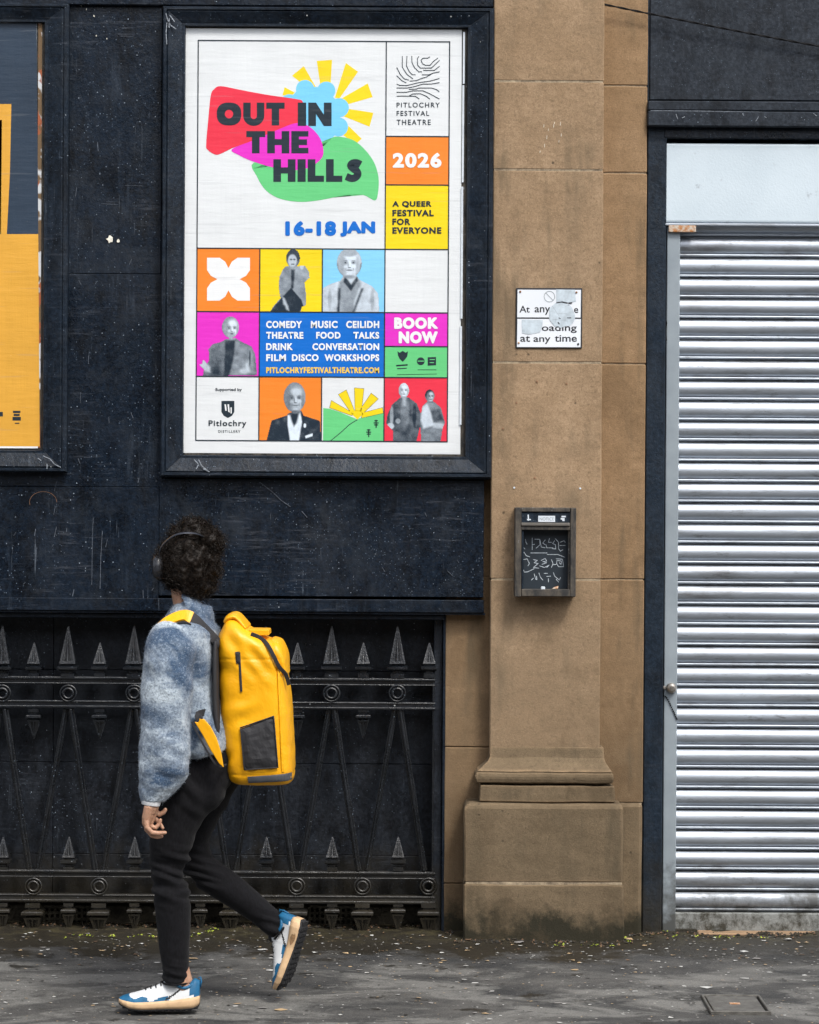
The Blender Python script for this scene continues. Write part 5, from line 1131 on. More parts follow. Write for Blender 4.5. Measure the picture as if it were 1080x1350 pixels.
def remeshed(b, name, mat, voxel, smooth_it=4, disp=None):
    me = b.mesh(name, mat, recalc=False); bm = bmesh.new(); bm.from_mesh(me)
    bmesh.ops.recalc_face_normals(bm, faces=bm.faces); bm.to_mesh(me); bm.free()
    o = bpy.data.objects.new('tmp', me); COL.objects.link(o); md = o.modifiers.new('r', 'REMESH'); md.mode = 'VOXEL'; md.voxel_size = voxel; md.use_smooth_shade = True
    if smooth_it: sm = o.modifiers.new('s', 'SMOOTH'); sm.iterations = smooth_it; sm.factor = .5
    dg = bpy.context.evaluated_depsgraph_get(); out = bpy.data.meshes.new_from_object(o.evaluated_get(dg)); bpy.data.objects.remove(o)
    out.name = name; out.materials.clear(); out.materials.append(MATS[mat])
    if disp:
        n = len(out.vertices); co = np.empty(n * 3); out.vertices.foreach_get('co', co); no = np.empty(n * 3); out.vertices.foreach_get('normal', no)
        co = co.reshape(-1, 3); no = no.reshape(-1, 3); d = np.array([disp(Vector(c), Vector(m_)) for c, m_ in zip(co, no)]); co += no * d[:, None]
        out.vertices.foreach_set('co', co.ravel())
    out.polygons.foreach_set('use_smooth', [True] * len(out.polygons)); out.update(); return out
# materials
s = NT('skin'); s.set(s.mix(s.step(s.noise(30, 4, .6), .3, .7), (.40, .215, .135), (.50, .29, .19)), .5, sss=.12); s.bump(s.noise(300, 3, .6), .0008)
s = NT('hair_dark'); s.set(s.mix(s.noise(60, 3, .6), (.004, .003, .0025), (.018, .012, .008)), .55, spec=.2)
s = NT('mohair')
ba = s.noise(1, 4, .6, vs=(4.2, 4.2, 7.5), off=(2.2, .4, 1.7), dist=.6)
kn = s.mix(s.step(ba, .42, .585), (.060, .105, .180), (.58, .66, .725)); kn = s.mix(s.step(s.noise(13, 4, .65, off=(4, 4, 4)), .42, .62, 0, .5), kn, (.060, .100, .165))
kn = s.mix(s.step(s.noise(125, 3, .8), .46, .64, 0, .6), kn, (.030, .055, .10)); kn = s.mix(s.step(s.noise(150, 3, .8, off=(2, 5, 5)), .54, .68, 0, .5), kn, (.52, .61, .70))
s.set(kn, .95, spec=.1, sheen=.25); s.bump(s.noise(150, 4, .8), .005, .9); s.bump(s.noise(28, 4, .6), .008, .5)
s = NT('black_denim'); s.set(s.mix(s.step(s.noise(1, 3, .6, vs=(200, 200, 60)), .35, .7), (.0035, .0035, .0043), (.009, .009, .0112)), .85, spec=.14, sheen=.05); s.bump(s.noise(600, 2, .7), .0006)
s = NT('yellow_tarpaulin')
ye = s.mix(s.step(s.noise(7, 4, .6), .3, .7), (.82, .375, .002), (.90, .44, .003)); s.set(ye, .42, spec=.45); s.bump(s.noise(9, 4, .55, dist=.5), .012, .55); s.bump(s.noise(34, 4, .6, vs=(1, 1, .6)), .003, .5)
plain('strap_black', (.020, .020, .023), .75, bump=.0006); plain('mesh_black', (.022, .022, .025), .7, sc=14, var=.45); plain('reflective_grey', (.075, .08, .09), .5)
plain('headphone_plastic', (.03, .032, .038), .28); plain('headphone_metal', (.05, .055, .07), .3, .5)
plain('shoe_white', (.68, .70, .71), .7, var=.05); plain('shoe_blue', (.008, .115, .245), .6, var=.2); plain('shoe_tan', (.62, .42, .24), .65, var=.12); plain('shoe_black', (.016, .016, .018), .75); plain('cuff_white', (.66, .67, .68), .8)
plain('eye_white', (.7, .68, .66), .2, var=.02); plain('shoe_tan_dirty', (.26, .15, .07), .8, var=.4, sc=90)

per = thing('person', (PP(215, 1331).x, FY, 0), 'person in fuzzy blue-grey jumper and black jeans walking left, looking at the wall', 'person')
NS = -.09; FS = .09
# body: legs, trunk, neck and head in one continuous surface
b = MB()
loft(b, [(249, 1290, 9, .026, NS), (240, 1260, 11, .034, NS), (231, 1200, 14, .036, NS), (226, 1150, 12, .034, NS), (231, 1100, 18, .045, NS), (246, 1050, 23, .055, NS * .9), (268, 1000, 24, .06, NS * .6)])
loft(b, [(369, 1233, 8, .026, FS), (352, 1218, 10, .034, FS), (322, 1192, 12, .036, FS), (286, 1168, 13, .036, FS), (262, 1146, 12, .036, FS), (256, 1110, 12, .04, FS), (272, 1050, 19, .055, FS * .9), (276, 1000, 24, .06, FS * .6)])
loft(b, [(272, 1010, 24, .085, 0), (268, 970, 26, .10, 0), (256, 910, 34, .13, 0), (250, 860, 34, .15, 0), (249, 832, 28, .14, 0), (247, 812, 18, .07, 0), (244, 800, 15, .052, 0), (241, 780, 15.5, .052, .004), (243, 765, 19, .055, .01)])
loft(b, [(240, 842, 15, .04, -.15), (228, 880, 15, .045, -.19), (222, 930, 16, .042, -.20), (216, 985, 14, .036, -.21), (210, 1030, 10, .028, -.21)])
loft(b, [(240, 830, 20, .05, .17), (252, 890, 17, .045, .19), (262, 940, 15, .04, .20), (262, 990, 12, .034, .19), (256, 1040, 9, .026, .18)])
hc = PP(246, 748); HCY = FY + .015
def hp(f, u, r=0.0):                           # head frame: forward (towards the wall, a little left), up, right
    fw = Vector((-.35, .937, .05)).normalized(); rt = Vector((.937, .35, 0)); return Vector((hc.x, HCY, hc.z)) + fw * f + Vector((0, 0, u)) + rt * r
b.ball(hp(-.004, .012), (.078, .092, .098), 20); b.ball(hp(.030, -.045), (.054, .062, .066), 16)           # skull, jaw
b.ball(hp(.098, -.020), (.013, .018, .020), 10); b.ball(hp(.090, .004), (.010, .012, .022), 8)               # nose
b.ball(hp(.078, -.058), (.024, .015, .008), 10); b.ball(hp(.070, -.086), (.020, .018, .015), 10); b.ball(hp(.083, .024), (.042, .012, .008), 10)
for sx in (-1, 1):
    b.ball(hp(.0, -.012, sx * .080), (.010, .020, .030), 10); b.ball(hp(.062, -.022, sx * .036), (.022, .02, .018), 10)
body = remeshed(b, 'body', 'skin', .0045, 3)
# hands: palm and five separate fingers, joined to the body mesh (rooted in the wrist)
def hand(P3, name, voxel=.0013):
    hb_ = MB()
    for pts, rs in P3: hb_.tube(pts, rs, 10); hb_.ball(pts[-1], rs[-1], 8); hb_.ball(pts[0], rs[0], 8)
    return remeshed(hb_, name, 'skin', voxel, 3)
hd0 = -.235
def q_(px, py, dy=0.0): return PP(px, py, hd0 + dy)
chains = [
    ([q_(209, 1034), q_(209, 1046), q_(208.5, 1055)], [.026, .0235, .0225]),
    ([q_(206.5, 1052, -.012), q_(203, 1066, -.010), q_(202, 1073, -.008)], [.017, .015, .0125]),
    ([q_(212, 1052, .008), q_(209, 1064, .012), q_(206.5, 1073, .012)], [.017, .0155, .0125]),
    ([q_(207, 1054, 0), q_(205, 1064, .002), q_(203.5, 1073, .003)], [.019, .019, .013]),
    # thumb along the front, index .. little curling back
    ([q_(211, 1052, .016), q_(213.5, 1060, .024), q_(218.5, 1063.5, .026), q_(224, 1060.5, .024), q_(226, 1057, .022)], [.0115, .0105, .0090, .0080, .0066]),
    ([q_(203, 1069, -.014), q_(204, 1078, -.018), q_(210.5, 1084.5, -.018), q_(219, 1085.5, -.014), q_(227, 1085, -.010)], [.0105, .0092, .0084, .0076, .0062]),
    ([q_(202, 1071, -.004), q_(203.5, 1081, -.004), q_(210, 1089, -.002), q_(216.5, 1091, .002), q_(222, 1090.5, .006)], [.0102, .0092, .0082, .0073, .0060]),
    ([q_(206, 1070, .010), q_(208.5, 1078, .012), q_(214, 1080, .014), q_(218.5, 1075, .016), q_(220, 1070, .014)], [.0096, .0086, .0078, .0070, .0058]),
    ([q_(209, 1066, .022), q_(214, 1070, .028), q_(218.5, 1075, .030), q_(222.5, 1081, .028)], [.0088, .0080, .0070, .0056]),
]
near_hand = hand(chains, 'hand')
fx = PP(256, 1040).x - PP(209, 1034).x
far = []
for pts, rs in chains: far.append(([Vector((p.x + fx, 2 * FY - p.y - .05, p.z - .012)) for p in pts], rs))
far_hand = hand(far, 'hand', .002)
def join_meshes(ms, name):
    bm = bmesh.new()
    for m_ in ms: bm.from_mesh(m_)
    out = bpy.data.meshes.new(name); bm.to_mesh(out); bm.free(); out.materials.append(MATS['skin']); out.polygons.foreach_set('use_smooth', [True] * len(out.polygons)); return out
part('body', join_meshes([body, near_hand, far_hand], 'body'), per)
# nails on the visible fingertips
for sx in (-1, 1):
    e_ = hp(.079, .004, sx * .030); b = MB().ball(e_, .0115, 12); part('eye', b.mesh('eye', 'eye_white', smooth=True), per)

# jeans
b = MB()
loft(b, [(235, 1287, 16.8, .048, NS), (234.5, 1270, 17, .049, NS), (233.5, 1245, 19.5, .053, NS), (232, 1210, 22.5, .058, NS), (230, 1180, 23.5, .060, NS), (226, 1155, 22.5, .060, NS), (225.5, 1135, 24, .064, NS), (229.5, 1102, 29, .073, NS), (238, 1065, 36, .085, NS * .95), (256, 1030, 44, .095, NS * .9), (270, 998, 44, .095, NS * .6), (274, 975, 36, .09, NS * .4)], n=28)
loft(b, [(367, 1231, 15.0, .044, FS), (358, 1223, 15.8, .046, FS), (342, 1209, 17, .050, FS), (318, 1190, 19.5, .056, FS), (296, 1174, 21.5, .060, FS), (273, 1159, 23, .062, FS), (257, 1139, 21.5, .064, FS), (254, 1112, 20.5, .070, FS), (262, 1080, 24.5, .082, FS * .95), (275, 1048, 28.5, .09, FS * .92), (284, 1022, 32, .10, FS * .85), (284, 995, 36, .12, FS * .6), (278, 975, 34, .12, FS * .4)], n=28)
def jean_folds(c, n):
    w = 0.0
    def g(px, py, r): p = PP(px, py); d = math.hypot(c.x - p.x, c.z - p.z); return math.exp(-(d / r) ** 2)
    q = Vector((c.x * 7 + c.z * 2, c.y * 7, c.z * 46 + c.x * 12))
    k = g(226, 1148, .085) + .8 * g(264, 1150, .07) + .7 * g(234, 1275, .05) + .7 * g(358, 1222, .05); w += .021 * k * (mnoise.noise(q) - .3 * abs(mnoise.noise(q * 1.9)))
    q = Vector((c.x * 22 + c.z * 18, c.y * 6, c.z * 12 - c.x * 8)); w += .013 * g(266, 1035, .12) * mnoise.noise(q)
    return w + .0025 * mnoise.noise(c * 9) + .0012 * mnoise.noise(c * 28)
part('jeans', remeshed(b, 'jeans', 'black_denim', .0042, 3, jean_folds), per)
# hems: thin rolled edge
for (px, py, hw, dy, tx, tz) in ((235, 1288, 17.2, NS, 0, 1), (368.5, 1232.5, 15.2, FS, .74, -.67)):
    c = PP(px, py, dy); n = 26; pts = []
    nrm = Vector((1, 0, 0)) if tx == 0 else Vector((.62, 0, .78))
    for i in range(n + 1): a = 2 * math.pi * i / n; pts.append(c + nrm * (hw / PS) * math.cos(a) + Vector((0, .049 * math.sin(a), 0)))
    b = MB().tube(pts, .0035, 6); part('hem', b.mesh('hem', 'black_denim', smooth=True), per)

# jumper: trunk, both sleeves and folded collar grown into one
b = MB()
loft(b, [(277, 992, 31, .19, 0), (272, 975, 38, .20, 0), (261, 930, 38, .175, 0), (254, 885, 39, .18, 0), (250, 850, 41, .19, 0), (250, 828, 40, .185, 0), (252, 812, 30, .13, 0), (256, 800, 25, .08, 0), (257, 795, 23, .075, 0)], n=32)
loft(b, [(240, 820, 20, .05, -.13), (233, 838, 30, .065, -.165), (229, 865, 32.5, .07, -.185), (228, 900, 33, .072, -.195), (227, 940, 32.5, .074, -.205), (226, 972, 34, .076, -.215), (223, 1002, 32, .070, -.22), (215, 1025, 23.5, .055, -.225), (211, 1040, 17, .042, -.23), (211, 1046, 15, .036, -.23)], n=28)
loft(b, [(248, 822, 24, .05, .13), (250, 850, 30, .065, .17), (256, 900, 28, .065, .195), (262, 950, 28, .065, .205), (264, 990, 26, .06, .20), (259, 1030, 17, .045, .185), (257, 1040, 14, .036, .18)], n=24)
loft(b, [(252, 806, 30, .10, 0), (262, 800, 30, .085, .0), (268, 794, 18, .06, 0)], n=24)
def knit_folds(c, n):
    f = 0.0
    p = PP(228, 1000); d = math.hypot(c.x - p.x, (c.z - p.z))
    f += .0115 * math.exp(-(d / .12) ** 2) * mnoise.noise(Vector((c.x * 9 + c.z * 5, c.y * 5, c.z * 25 + c.x * 12)))
    p = PP(250, 880); d = math.hypot(c.x - p.x, (c.z - p.z))
    f += .012 * math.exp(-(d / .15) ** 2) * mnoise.noise(Vector((c.x * 17 + c.z * 12, c.y * 5, c.z * 7 - c.x * 5)))
    return f + .007 * mnoise.noise(c * 7) + .004 * mnoise.noise(c * 19) + .0022 * mnoise.noise(c * 60)
jm = remeshed(b, 'jumper', 'mohair', .0048, 4, knit_folds)
jump = part('jumper', jm, per)
b = MB(); loft(b, [(209, 1038, 13.5, .034, -.232), (208.5, 1046, 12.6, .031, -.234), (208, 1050, 11.8, .028, -.235)], n=20)
part('shirt_cuff', b.mesh('shirt_cuff', 'cuff_white', smooth=True), per)
# loose fibres standing off the knit
n = len(jm.vertices); co = np.empty(n * 3); jm.vertices.foreach_get('co', co); no = np.empty(n * 3); jm.vertices.foreach_get('normal', no); co = co.reshape(-1, 3); no = no.reshape(-1, 3)
b = MB(); pick = rng.integers(0, n, 15000); vs, fs = [], []
for k_, i in enumerate(pick):
    p = co[i]; d = no[i] * .7 + rng.normal(0, .55, 3); d /= np.linalg.norm(d) + 1e-9; L_ = rng.uniform(.002, .0085); w_ = np.cross(d, rng.normal(0, 1, 3)); w_ *= .00033 / (np.linalg.norm(w_) + 1e-9)
    m_ = p + d * L_ * .55 + rng.normal(0, .0012, 3); e_ = p + d * L_ + rng.normal(0, .003, 3); o = len(vs)
    vs += [tuple(p - w_), tuple(p + w_), tuple(m_ + w_), tuple(m_ - w_), tuple(e_)]; fs += [(o, o + 1, o + 2, o + 3), (o + 3, o + 2, o + 4)]
b.add(vs, fs); part('knit_fibres', b.mesh('knit_fibres', 'mohair', recalc=False), jump, kind='stuff')

# hair: dense core with thousands of small curls, gathered higher at the back of the crown
b = MB(); hx, hz_ = PP(251, 742).x, PP(251, 742).z
lobes = [((251, 744), .098, .103, .105, .002), ((256, 702), .050, .055, .045, .0), ((276, 714), .044, .06, .045, .0), ((238, 708), .040, .05, .036, .01), ((222, 742), .040, .06, .06, -.01), ((256, 770), .066, .07, .052, -.012)]
for (p, rx, ry, rz_, dy) in lobes: b.ball(PP(p[0], p[1], dy + .005), (rx, ry, rz_), 18)
def hair_lumps(c, n_): return .010 * mnoise.noise(c * 28) + .006 * mnoise.noise(c * 70)
hm = remeshed(b, 'hair', 'hair_dark', .004, 2, hair_lumps)
# keep the face clear: push nothing, but drop hair faces in front of the face
bm = bmesh.new(); bm.from_mesh(hm); fwd = Vector((-.35, .937, 0)).normalized(); c0 = Vector((hc.x, HCY, hc.z))
bmesh.ops.delete(bm, geom=[v for v in bm.verts if (v.co - c0).dot(fwd) > .060 and (v.co.z - hc.z) < .055], context='VERTS'); bm.to_mesh(hm); bm.free(); hm.update()
hair = part('hair', hm, per)
n = len(hm.vertices); co = np.empty(n * 3); hm.vertices.foreach_get('co', co); no = np.empty(n * 3); hm.vertices.foreach_get('normal', no); co = co.reshape(-1, 3); no = no.reshape(-1, 3)
b = MB(); vs, fs = [], []
for i in rng.integers(0, n, 3600):
    p = Vector(co[i]); nm = Vector(no[i]); rad = rng.uniform(.0028, .0062); L_ = rng.uniform(.008, .030); d = (nm + Vector(rng.normal(0, .5, 3))).normalized(); a = d.cross(Vector(rng.normal(0, 1, 3))).normalized(); c = d.cross(a); ph = rng.uniform(0, 6.28); turns = rng.uniform(1.0, 2.2); o = len(vs); K = 11
    for k in range(K):
        t = k / (K - 1); an = ph + turns * 6.283 * t; q = p - d * .003 + d * L_ * t + (a * math.cos(an) + c * math.sin(an)) * rad * (.5 + .5 * t); wv = (d * .8 + nm * .3).normalized() * (.0011 * (1 - .5 * t)); wv2 = a * .0009 * (1 - .5 * t)
        vs += [tuple(q - wv), tuple(q + wv + wv2)]
    fs += [(o + 2 * k, o + 2 * k + 1, o + 2 * k + 3, o + 2 * k + 2) for k in range(K - 1)]
b.add(vs, fs); part('curls', b.mesh('curls', 'hair_dark', recalc=False), hair, kind='stuff')

# ------------------------------------------------------------------ headphones
hpn = thing('headphones', tuple(PP(208, 765, -.03)), 'black over-ear headphones with a thin grey band over the curly hair', 'headphones')
pts = cr([tuple(PP(209, 742, -.030)), tuple(PP(214, 722, -.055)), tuple(PP(228, 708, -.075)), tuple(PP(243, 702.5, -.078)), tuple(PP(260, 703, -.065)), tuple(PP(272, 709, -.035)), tuple(PP(280, 720, .02)), tuple(PP(283, 740, .07))], 8)
b = MB(); vs = []; 
for i, p in enumerate(pts):
    p = Vector(p); t = (Vector(pts[min(i + 1, len(pts) - 1)]) - Vector(pts[max(i - 1, 0)])).normalized(); o_ = (p - Vector((PP(250, 745).x, FY, PP(250, 745).z))); o_ -= t * o_.dot(t); o_.normalize(); s2 = t.cross(o_)
    for a, c in ((-.0042, -.0015), (-.0042, .0015), (.0042, .0015), (.0042, -.0015)): vs.append(p + s2 * a + o_ * c)
N = len(pts); b.add(vs, [(4 * j + q, 4 * j + (q + 1) % 4, 4 * j + 4 + (q + 1) % 4, 4 * j + 4 + q) for j in range(N - 1) for q in range(4)] + [(3, 2, 1, 0), tuple(4 * (N - 1) + q for q in range(4))])
part('headband', b.mesh('headband', 'headphone_metal', smooth=True, bevel=.0008), hpn)
for (px, py, dy, sg_) in ((208.5, 747, -.028, -1), (279, 752, .085, 1)):
    c = PP(px, py, dy); b = MB().lathe([(.0001, .014), (.022, .0135), (.031, .010), (.034, .0), (.034, -.010), (.028, -.016), (.0001, -.0165)], 24, axis='X', c=(0, 0, 0))
    b.v = [(x * sg_ * 1.0, y, z * 1.15) for x, y, z in b.v]; b.v = [(c.x + x, c.y + y, c.z + z) for x, y, z in b.v]; cup = part('ear_cup', b.mesh('ear_cup', 'headphone_plastic', smooth=True), hpn)
    b = MB(); torus_pts = [(c.x - sg_ * .013, c.y + .025 * math.cos(a / 20 * 6.283), c.z + .030 * math.sin(a / 20 * 6.283)) for a in range(21)]; b.tube(torus_pts, .009, 8); part('ear_cushion', b.mesh('ear_cushion', 'strap_black', smooth=True), hpn)

# ------------------------------------------------------------------ trail shoes (parts of the clothed figure)
def shoe(origin, fwd, up, lat, mirror=1, L_=.262, dirty=False):
    """origin: heel bottom; fwd heel->toe, up out of the upper, lat sideways towards the camera"""
    fwd, up, lat = fwd.normalized(), up.normalized(), lat.normalized()
    def T(s_, w_, z): return origin + fwd * (s_ * L_) + lat * w_ + up * z
    st_ = [(-.01, .018), (.03, .030), (.10, .035), (.22, .034), (.38, .033), (.52, .038), (.66, .045), (.78, .046), (.88, .040), (.95, .030), (.995, .014)]
    def width(s_):
        for a, c in zip(st_, st_[1:]):
            if s_ <= c[0]: t = (s_ - a[0]) / (c[0] - a[0]); t = t * t * (3 - 2 * t) if False else t; return a[1] + (c[1] - a[1]) * t
        return st_[-1][1]
    def lerp(tab, s_):
        for a, c in zip(tab, tab[1:]):
            if s_ <= c[0]: t = max(0, (s_ - a[0]) / (c[0] - a[0])); return a[1] + (c[1] - a[1]) * t
        return tab[-1][1]
    bot = [(-.02, .012), (.06, .003), (.2, .0), (.7, .0), (.85, .004), (1.0, .019)]
    mt = [(-.02, .046), (.1, .042), (.3, .034), (.55, .030), (.8, .029), (1.0, .037)]
    tp = [(-.02, .092), (.05, .100), (.13, .085), (.22, .082), (.32, .094), (.36, .101), (.42, .092), (.52, .078), (.64, .066), (.76, .056), (.87, .049), (.95, .043), (1.0, .036)]
    root = bpy.data.objects.new('shoe', None); COL.objects.link(root); root.parent = per; root.location = origin - ancestor_loc(per)
    N = 110; n = 54; S_ = [-.01 + 1.0 * i / N for i in range(N + 1)]
    def sole(z0f, z1f, grow, name, mat, bulge=.0):
        b = MB(); vs = []; rows = 4
        for s_ in S_:
            w_ = width(s_) * grow
            for side in (-1, 1):
                for k in range(rows):
                    f = k / (rows - 1); z = z0f(s_) + (z1f(s_) - z0f(s_)) * f; vs.append(T(s_ * (1 + .0), side * (w_ + bulge * math.sin(f * math.pi)), z))
        m_ = 2 * rows; fs = []
        for j in range(N):
            a, c = j * m_, (j + 1) * m_
            for k in range(rows - 1): fs.append((a + k, a + k + 1, c + k + 1, c + k)); fs.append((a + rows + k, c + rows + k, c + rows + k + 1, a + rows + k + 1))
            fs.append((a + rows - 1, a + m_ - 1, c + m_ - 1, c + rows - 1)); fs.append((a, c, c + rows, a + rows))
        fs.append(tuple(list(range(rows)) + list(range(m_ - 1, rows - 1, -1)))); e = N * m_; fs.append(tuple(e + i for i in list(range(rows)) + list(range(m_ - 1, rows - 1, -1))))
        b.add(vs, fs); return part(name, b.mesh(name, mat, smooth=True), root)
    sole(lambda s_: lerp(bot, s_) + .006, lambda s_: lerp(mt, s_), 1.06, 'midsole', 'shoe_tan', .0028)
    sole(lambda s_: lerp(bot, s_) + .001, lambda s_: lerp(bot, s_) + .008, 1.03, 'outsole', 'shoe_black', .001)
    b = MB()
    for i in range(13):
        s_ = .03 + i * .074
        for w_ in (-.72, -.25, .25, .72):
            ww = width(s_) * w_; c = [T(s_ + ds * .022, ww + dw * .0062, lerp(bot, s_) + dz) for dz in (-.0035, .003) for dw in (-1, 1) for ds in (-1, 1)]
            b.add(c, [(0, 1, 3, 2), (4, 6, 7, 5), (0, 4, 5, 1), (2, 3, 7, 6), (0, 2, 6, 4), (1, 5, 7, 3)])
    part('sole_lugs', b.mesh('sole_lugs', 'shoe_black'), root)
    # upper, with colour fields by place
    b = MB(); vs = []
    for s_ in S_:
        w_ = width(s_) * .97; zb_, z1 = lerp(mt, s_) - .004, lerp(tp, s_); nar = lerp([(-.02, .75), (.2, .62), (.4, .55), (.6, .7), (1.0, .85)], s_)
        for q in range(n + 1):
            a = math.pi * q / n; cs, sn = math.cos(a), math.sin(a); h_ = abs(sn) ** .75; ww = w_ * (math.copysign(abs(cs) ** .7, cs)) * (1 - (1 - nar) * h_ * .55); vs.append(T(s_, ww, zb_ + (z1 - zb_) * h_))
    mm = n + 1; fs, mi = [], []
    for j in range(N):
        s_ = S_[j]; zb_, z1 = lerp(mt, s_), lerp(tp, s_)
        for q in range(n):
            f = abs(math.sin(math.pi * (q + .5) / n)) ** .75; zz = (z1 - zb_) * f; fs.append((j * mm + q, j * mm + q + 1, (j + 1) * mm + q + 1, (j + 1) * mm + q))
            wave = .012 + .006 * math.sin(s_ * 19)
            col = 0
            if s_ > .62 and zz < .016 + .10 * max(0, s_ - .86) + .003 * math.sin(s_ * 30): col = 1
            if s_ > .93: col = 1
            if .36 < s_ <= .62 and zz < wave: col = 1
            if s_ < .10 and .010 < zz: col = 1
            if s_ < .05: col = 1
            if abs(zz - (.006 + (.40 - s_) * .14)) < .0035 and .10 < s_ < .40: col = 2
            if abs(zz - (.020 + (.30 - s_) * .13)) < .0022 and .10 < s_ < .30: col = 2
            if .30 < s_ < .66 and f > .86: col = 0
            mi.append(col)
    o = len(b.v); b.v += vs; b.f += fs; b.mi += mi; b.f += [tuple(range(mm - 1, -1, -1)), tuple(N * mm + q for q in range(mm))]; b.mi += [1, 1]
    part('upper', b.mesh('upper', ['shoe_white', 'shoe_blue', 'shoe_black'], smooth=True), root)
    # collar, heel tab, tongue, laces
    pts = [T(.185 + .135 * math.cos(a), .027 * math.sin(a), .083 + .010 * math.cos(a * 2) + .004 * math.cos(a)) for a in [i / 22 * 6.283 for i in range(23)]]
    b = MB().tube(pts, .0055, 8); part('collar', b.mesh('collar', 'shoe_blue', smooth=True), root)
    b = MB().ball(T(.365, 0, .100), (.013, .013, .013), 10); part('tongue', b.mesh('tongue', 'shoe_black', smooth=True), root)
    for i in range(5):
        s_ = .40 + i * .062; z = lerp(tp, s_) + .002; w_ = .020; b = MB().tube([T(s_, -w_, z - .010), T(s_ + .01, -w_ * .5, z), T(s_ + .012, 0, z + .001), T(s_ + .01, w_ * .5, z), T(s_, w_, z - .010)], .0024, 6); part('lace', b.mesh('lace', 'shoe_black', smooth=True), root)
    b = MB()
    for sd in (-1, 1): b.tube([T(.385, 0, .100), T(.40, sd * .016, .108), T(.43, sd * .026, .098), T(.41, sd * .018, .094), T(.385, 0, .098)], .002, 6)
    part('bow', b.mesh('bow', 'shoe_black', smooth=True), root)
    b = MB().tube([T(-.015, 0, .070), T(-.03, 0, .088), T(-.02, 0, .104), T(.01, 0, .100)], .003, 6); part('heel_loop', b.mesh('heel_loop', 'shoe_blue', smooth=True), root)
    if dirty:
        b = MB(); pts = [T(.24 + .10 * math.cos(a / 12 * 6.283) * random.uniform(.7, 1.1), width(.3) * 1.06 + .0032, .019 + .009 * math.sin(a / 12 * 6.283)) for a in range(12)]; b.poly(pts); part('mud_patch', b.mesh('mud_patch', 'shoe_tan_dirty'), root)
        pts = [T(.05 + .05 * math.cos(a / 10 * 6.283), width(.05) * 1.06 + .004, .023 + .008 * math.sin(a / 10 * 6.283)) for a in range(10)]
    return root
h0 = PP(264.5, 1333, NS)
g0 = GND(213, 1331)
shoe(Vector((PP(265, 1331).x, FY + NS, .012)), Vector((-1, -.05, 0)), Vector((0, 0, 1)), Vector((0, -1, 0)))
hh_ = PP(404, 1219, FS - .035); fw = Vector((-.300, 0.02, -.954)).normalized()
tilt = R(17); sole_n = Vector((fw.z * -1, 0, fw.x)).normalized()           # out of the sole, to the right
if sole_n.x < 0: sole_n = -sole_n
sole_dir = (sole_n * math.cos(tilt) + Vector((0, -1, 0)) * math.sin(tilt)).normalized()
up_ = -sole_dir; lat_ = up_.cross(fw).normalized()
if lat_.y > 0: lat_ = -lat_
shoe(hh_, fw, up_, lat_, dirty=True, L_=.250)
# bare ankles join the shoes: they belong to the body mesh already; short sock line
for (a, c_, dy) in (((243, 1284), (248, 1304), NS), ((362, 1226), (380, 1238), FS)):
    b = MB(); loft(b, [(a[0], a[1], 10.5, .032, dy), ((a[0] + c_[0]) / 2, (a[1] + c_[1]) / 2, 10.5, .031, dy), (c_[0], c_[1], 11, .022, dy)], n=18); part('ankle', b.mesh('ankle', 'skin', smooth=True), per)

# ------------------------------------------------------------------ backpack
bk = thing('backpack', tuple(PP(345, 1031, 0)), 'bright yellow roll-top backpack with black mesh side pocket on the walking person', 'backpack')
prof = [(811, 304, 312, .075), (816, 299.5, 319, .105), (826, 294, 331, .128), (836, 290, 345, .140), (848, 288.5, 366, .147), (862, 288.5, 374, .150), (885, 289, 379, .152), (910, 290, 382, .153), (940, 291.5, 385, .154), (970, 295, 387, .154), (1000, 299, 388, .153), (1018, 301.5, 388, .150), (1026, 304.5, 387, .142), (1030.5, 311, 384, .128)]
prof_s = cr(prof, 5)
BD = .01
def bag_half(px, py):
    for a, c in zip(prof_s, prof_s[1:]):
        if py <= c[0] or c is prof_s[-1]:
            t = max(0, min(1, (py - a[0]) / (c[0] - a[0]))); l, r, hd = [a[k] + (c[k] - a[k]) * t for k in (1, 2, 3)]; break
    u = max(-.999, min(.999, (px - (l + r) / 2) / ((r - l) / 2))); return hd * (1 - abs(u) ** 4.2) ** (1 / 4.2)
b = MB(); vs = []; n = 56; ex = 4.2
for (py, l, r, hd) in prof_s:
    for q in range(n):
        a = 2 * math.pi * q / n; f = lambda v: math.copysign(abs(v) ** (2 / ex), v); u, v_ = f(math.cos(a)), f(math.sin(a)); vs.append(PP((l + r) / 2 + (r - l) / 2 * u, py, BD + hd * v_))
N = len(prof_s); b.add(vs, [(j * n + q, j * n + (q + 1) % n, (j + 1) * n + (q + 1) % n, (j + 1) * n + q) for j in range(N - 1) for q in range(n)] + [tuple(range(n)), tuple((N - 1) * n + q for q in range(n))])
def bag_folds(c, nrm):
    px = 0
    def g(x, y, r): p = PP(x, y); return math.exp(-(math.hypot(c.x - p.x, c.z - p.z) / r) ** 2)
    w = .007 * g(318, 838, .05) * math.sin((c.x * 1.0 + c.z * .9) * 70) + .004 * g(345, 860, .07) * math.sin((c.x * 1.2 + c.z) * 85)
    w += .004 * g(322, 932, .055) * math.sin((c.z - .35 * c.x) * 75) + .005 * g(305, 1005, .04) * math.sin((c.x - c.z * .4) * 110) - .010 * g(298, 880, .03)
    for row in (866, 1016.5):
        z = PP(340, row).z; w -= .0025 * math.exp(-((c.z - z) / .003) ** 2)
    return w + .0035 * mnoise.noise(c * 9) + .0015 * mnoise.noise(c * 26)
part('bag_body', remeshed(b, 'bag_body', 'yellow_tarpaulin', .0045, 3, bag_folds), bk)
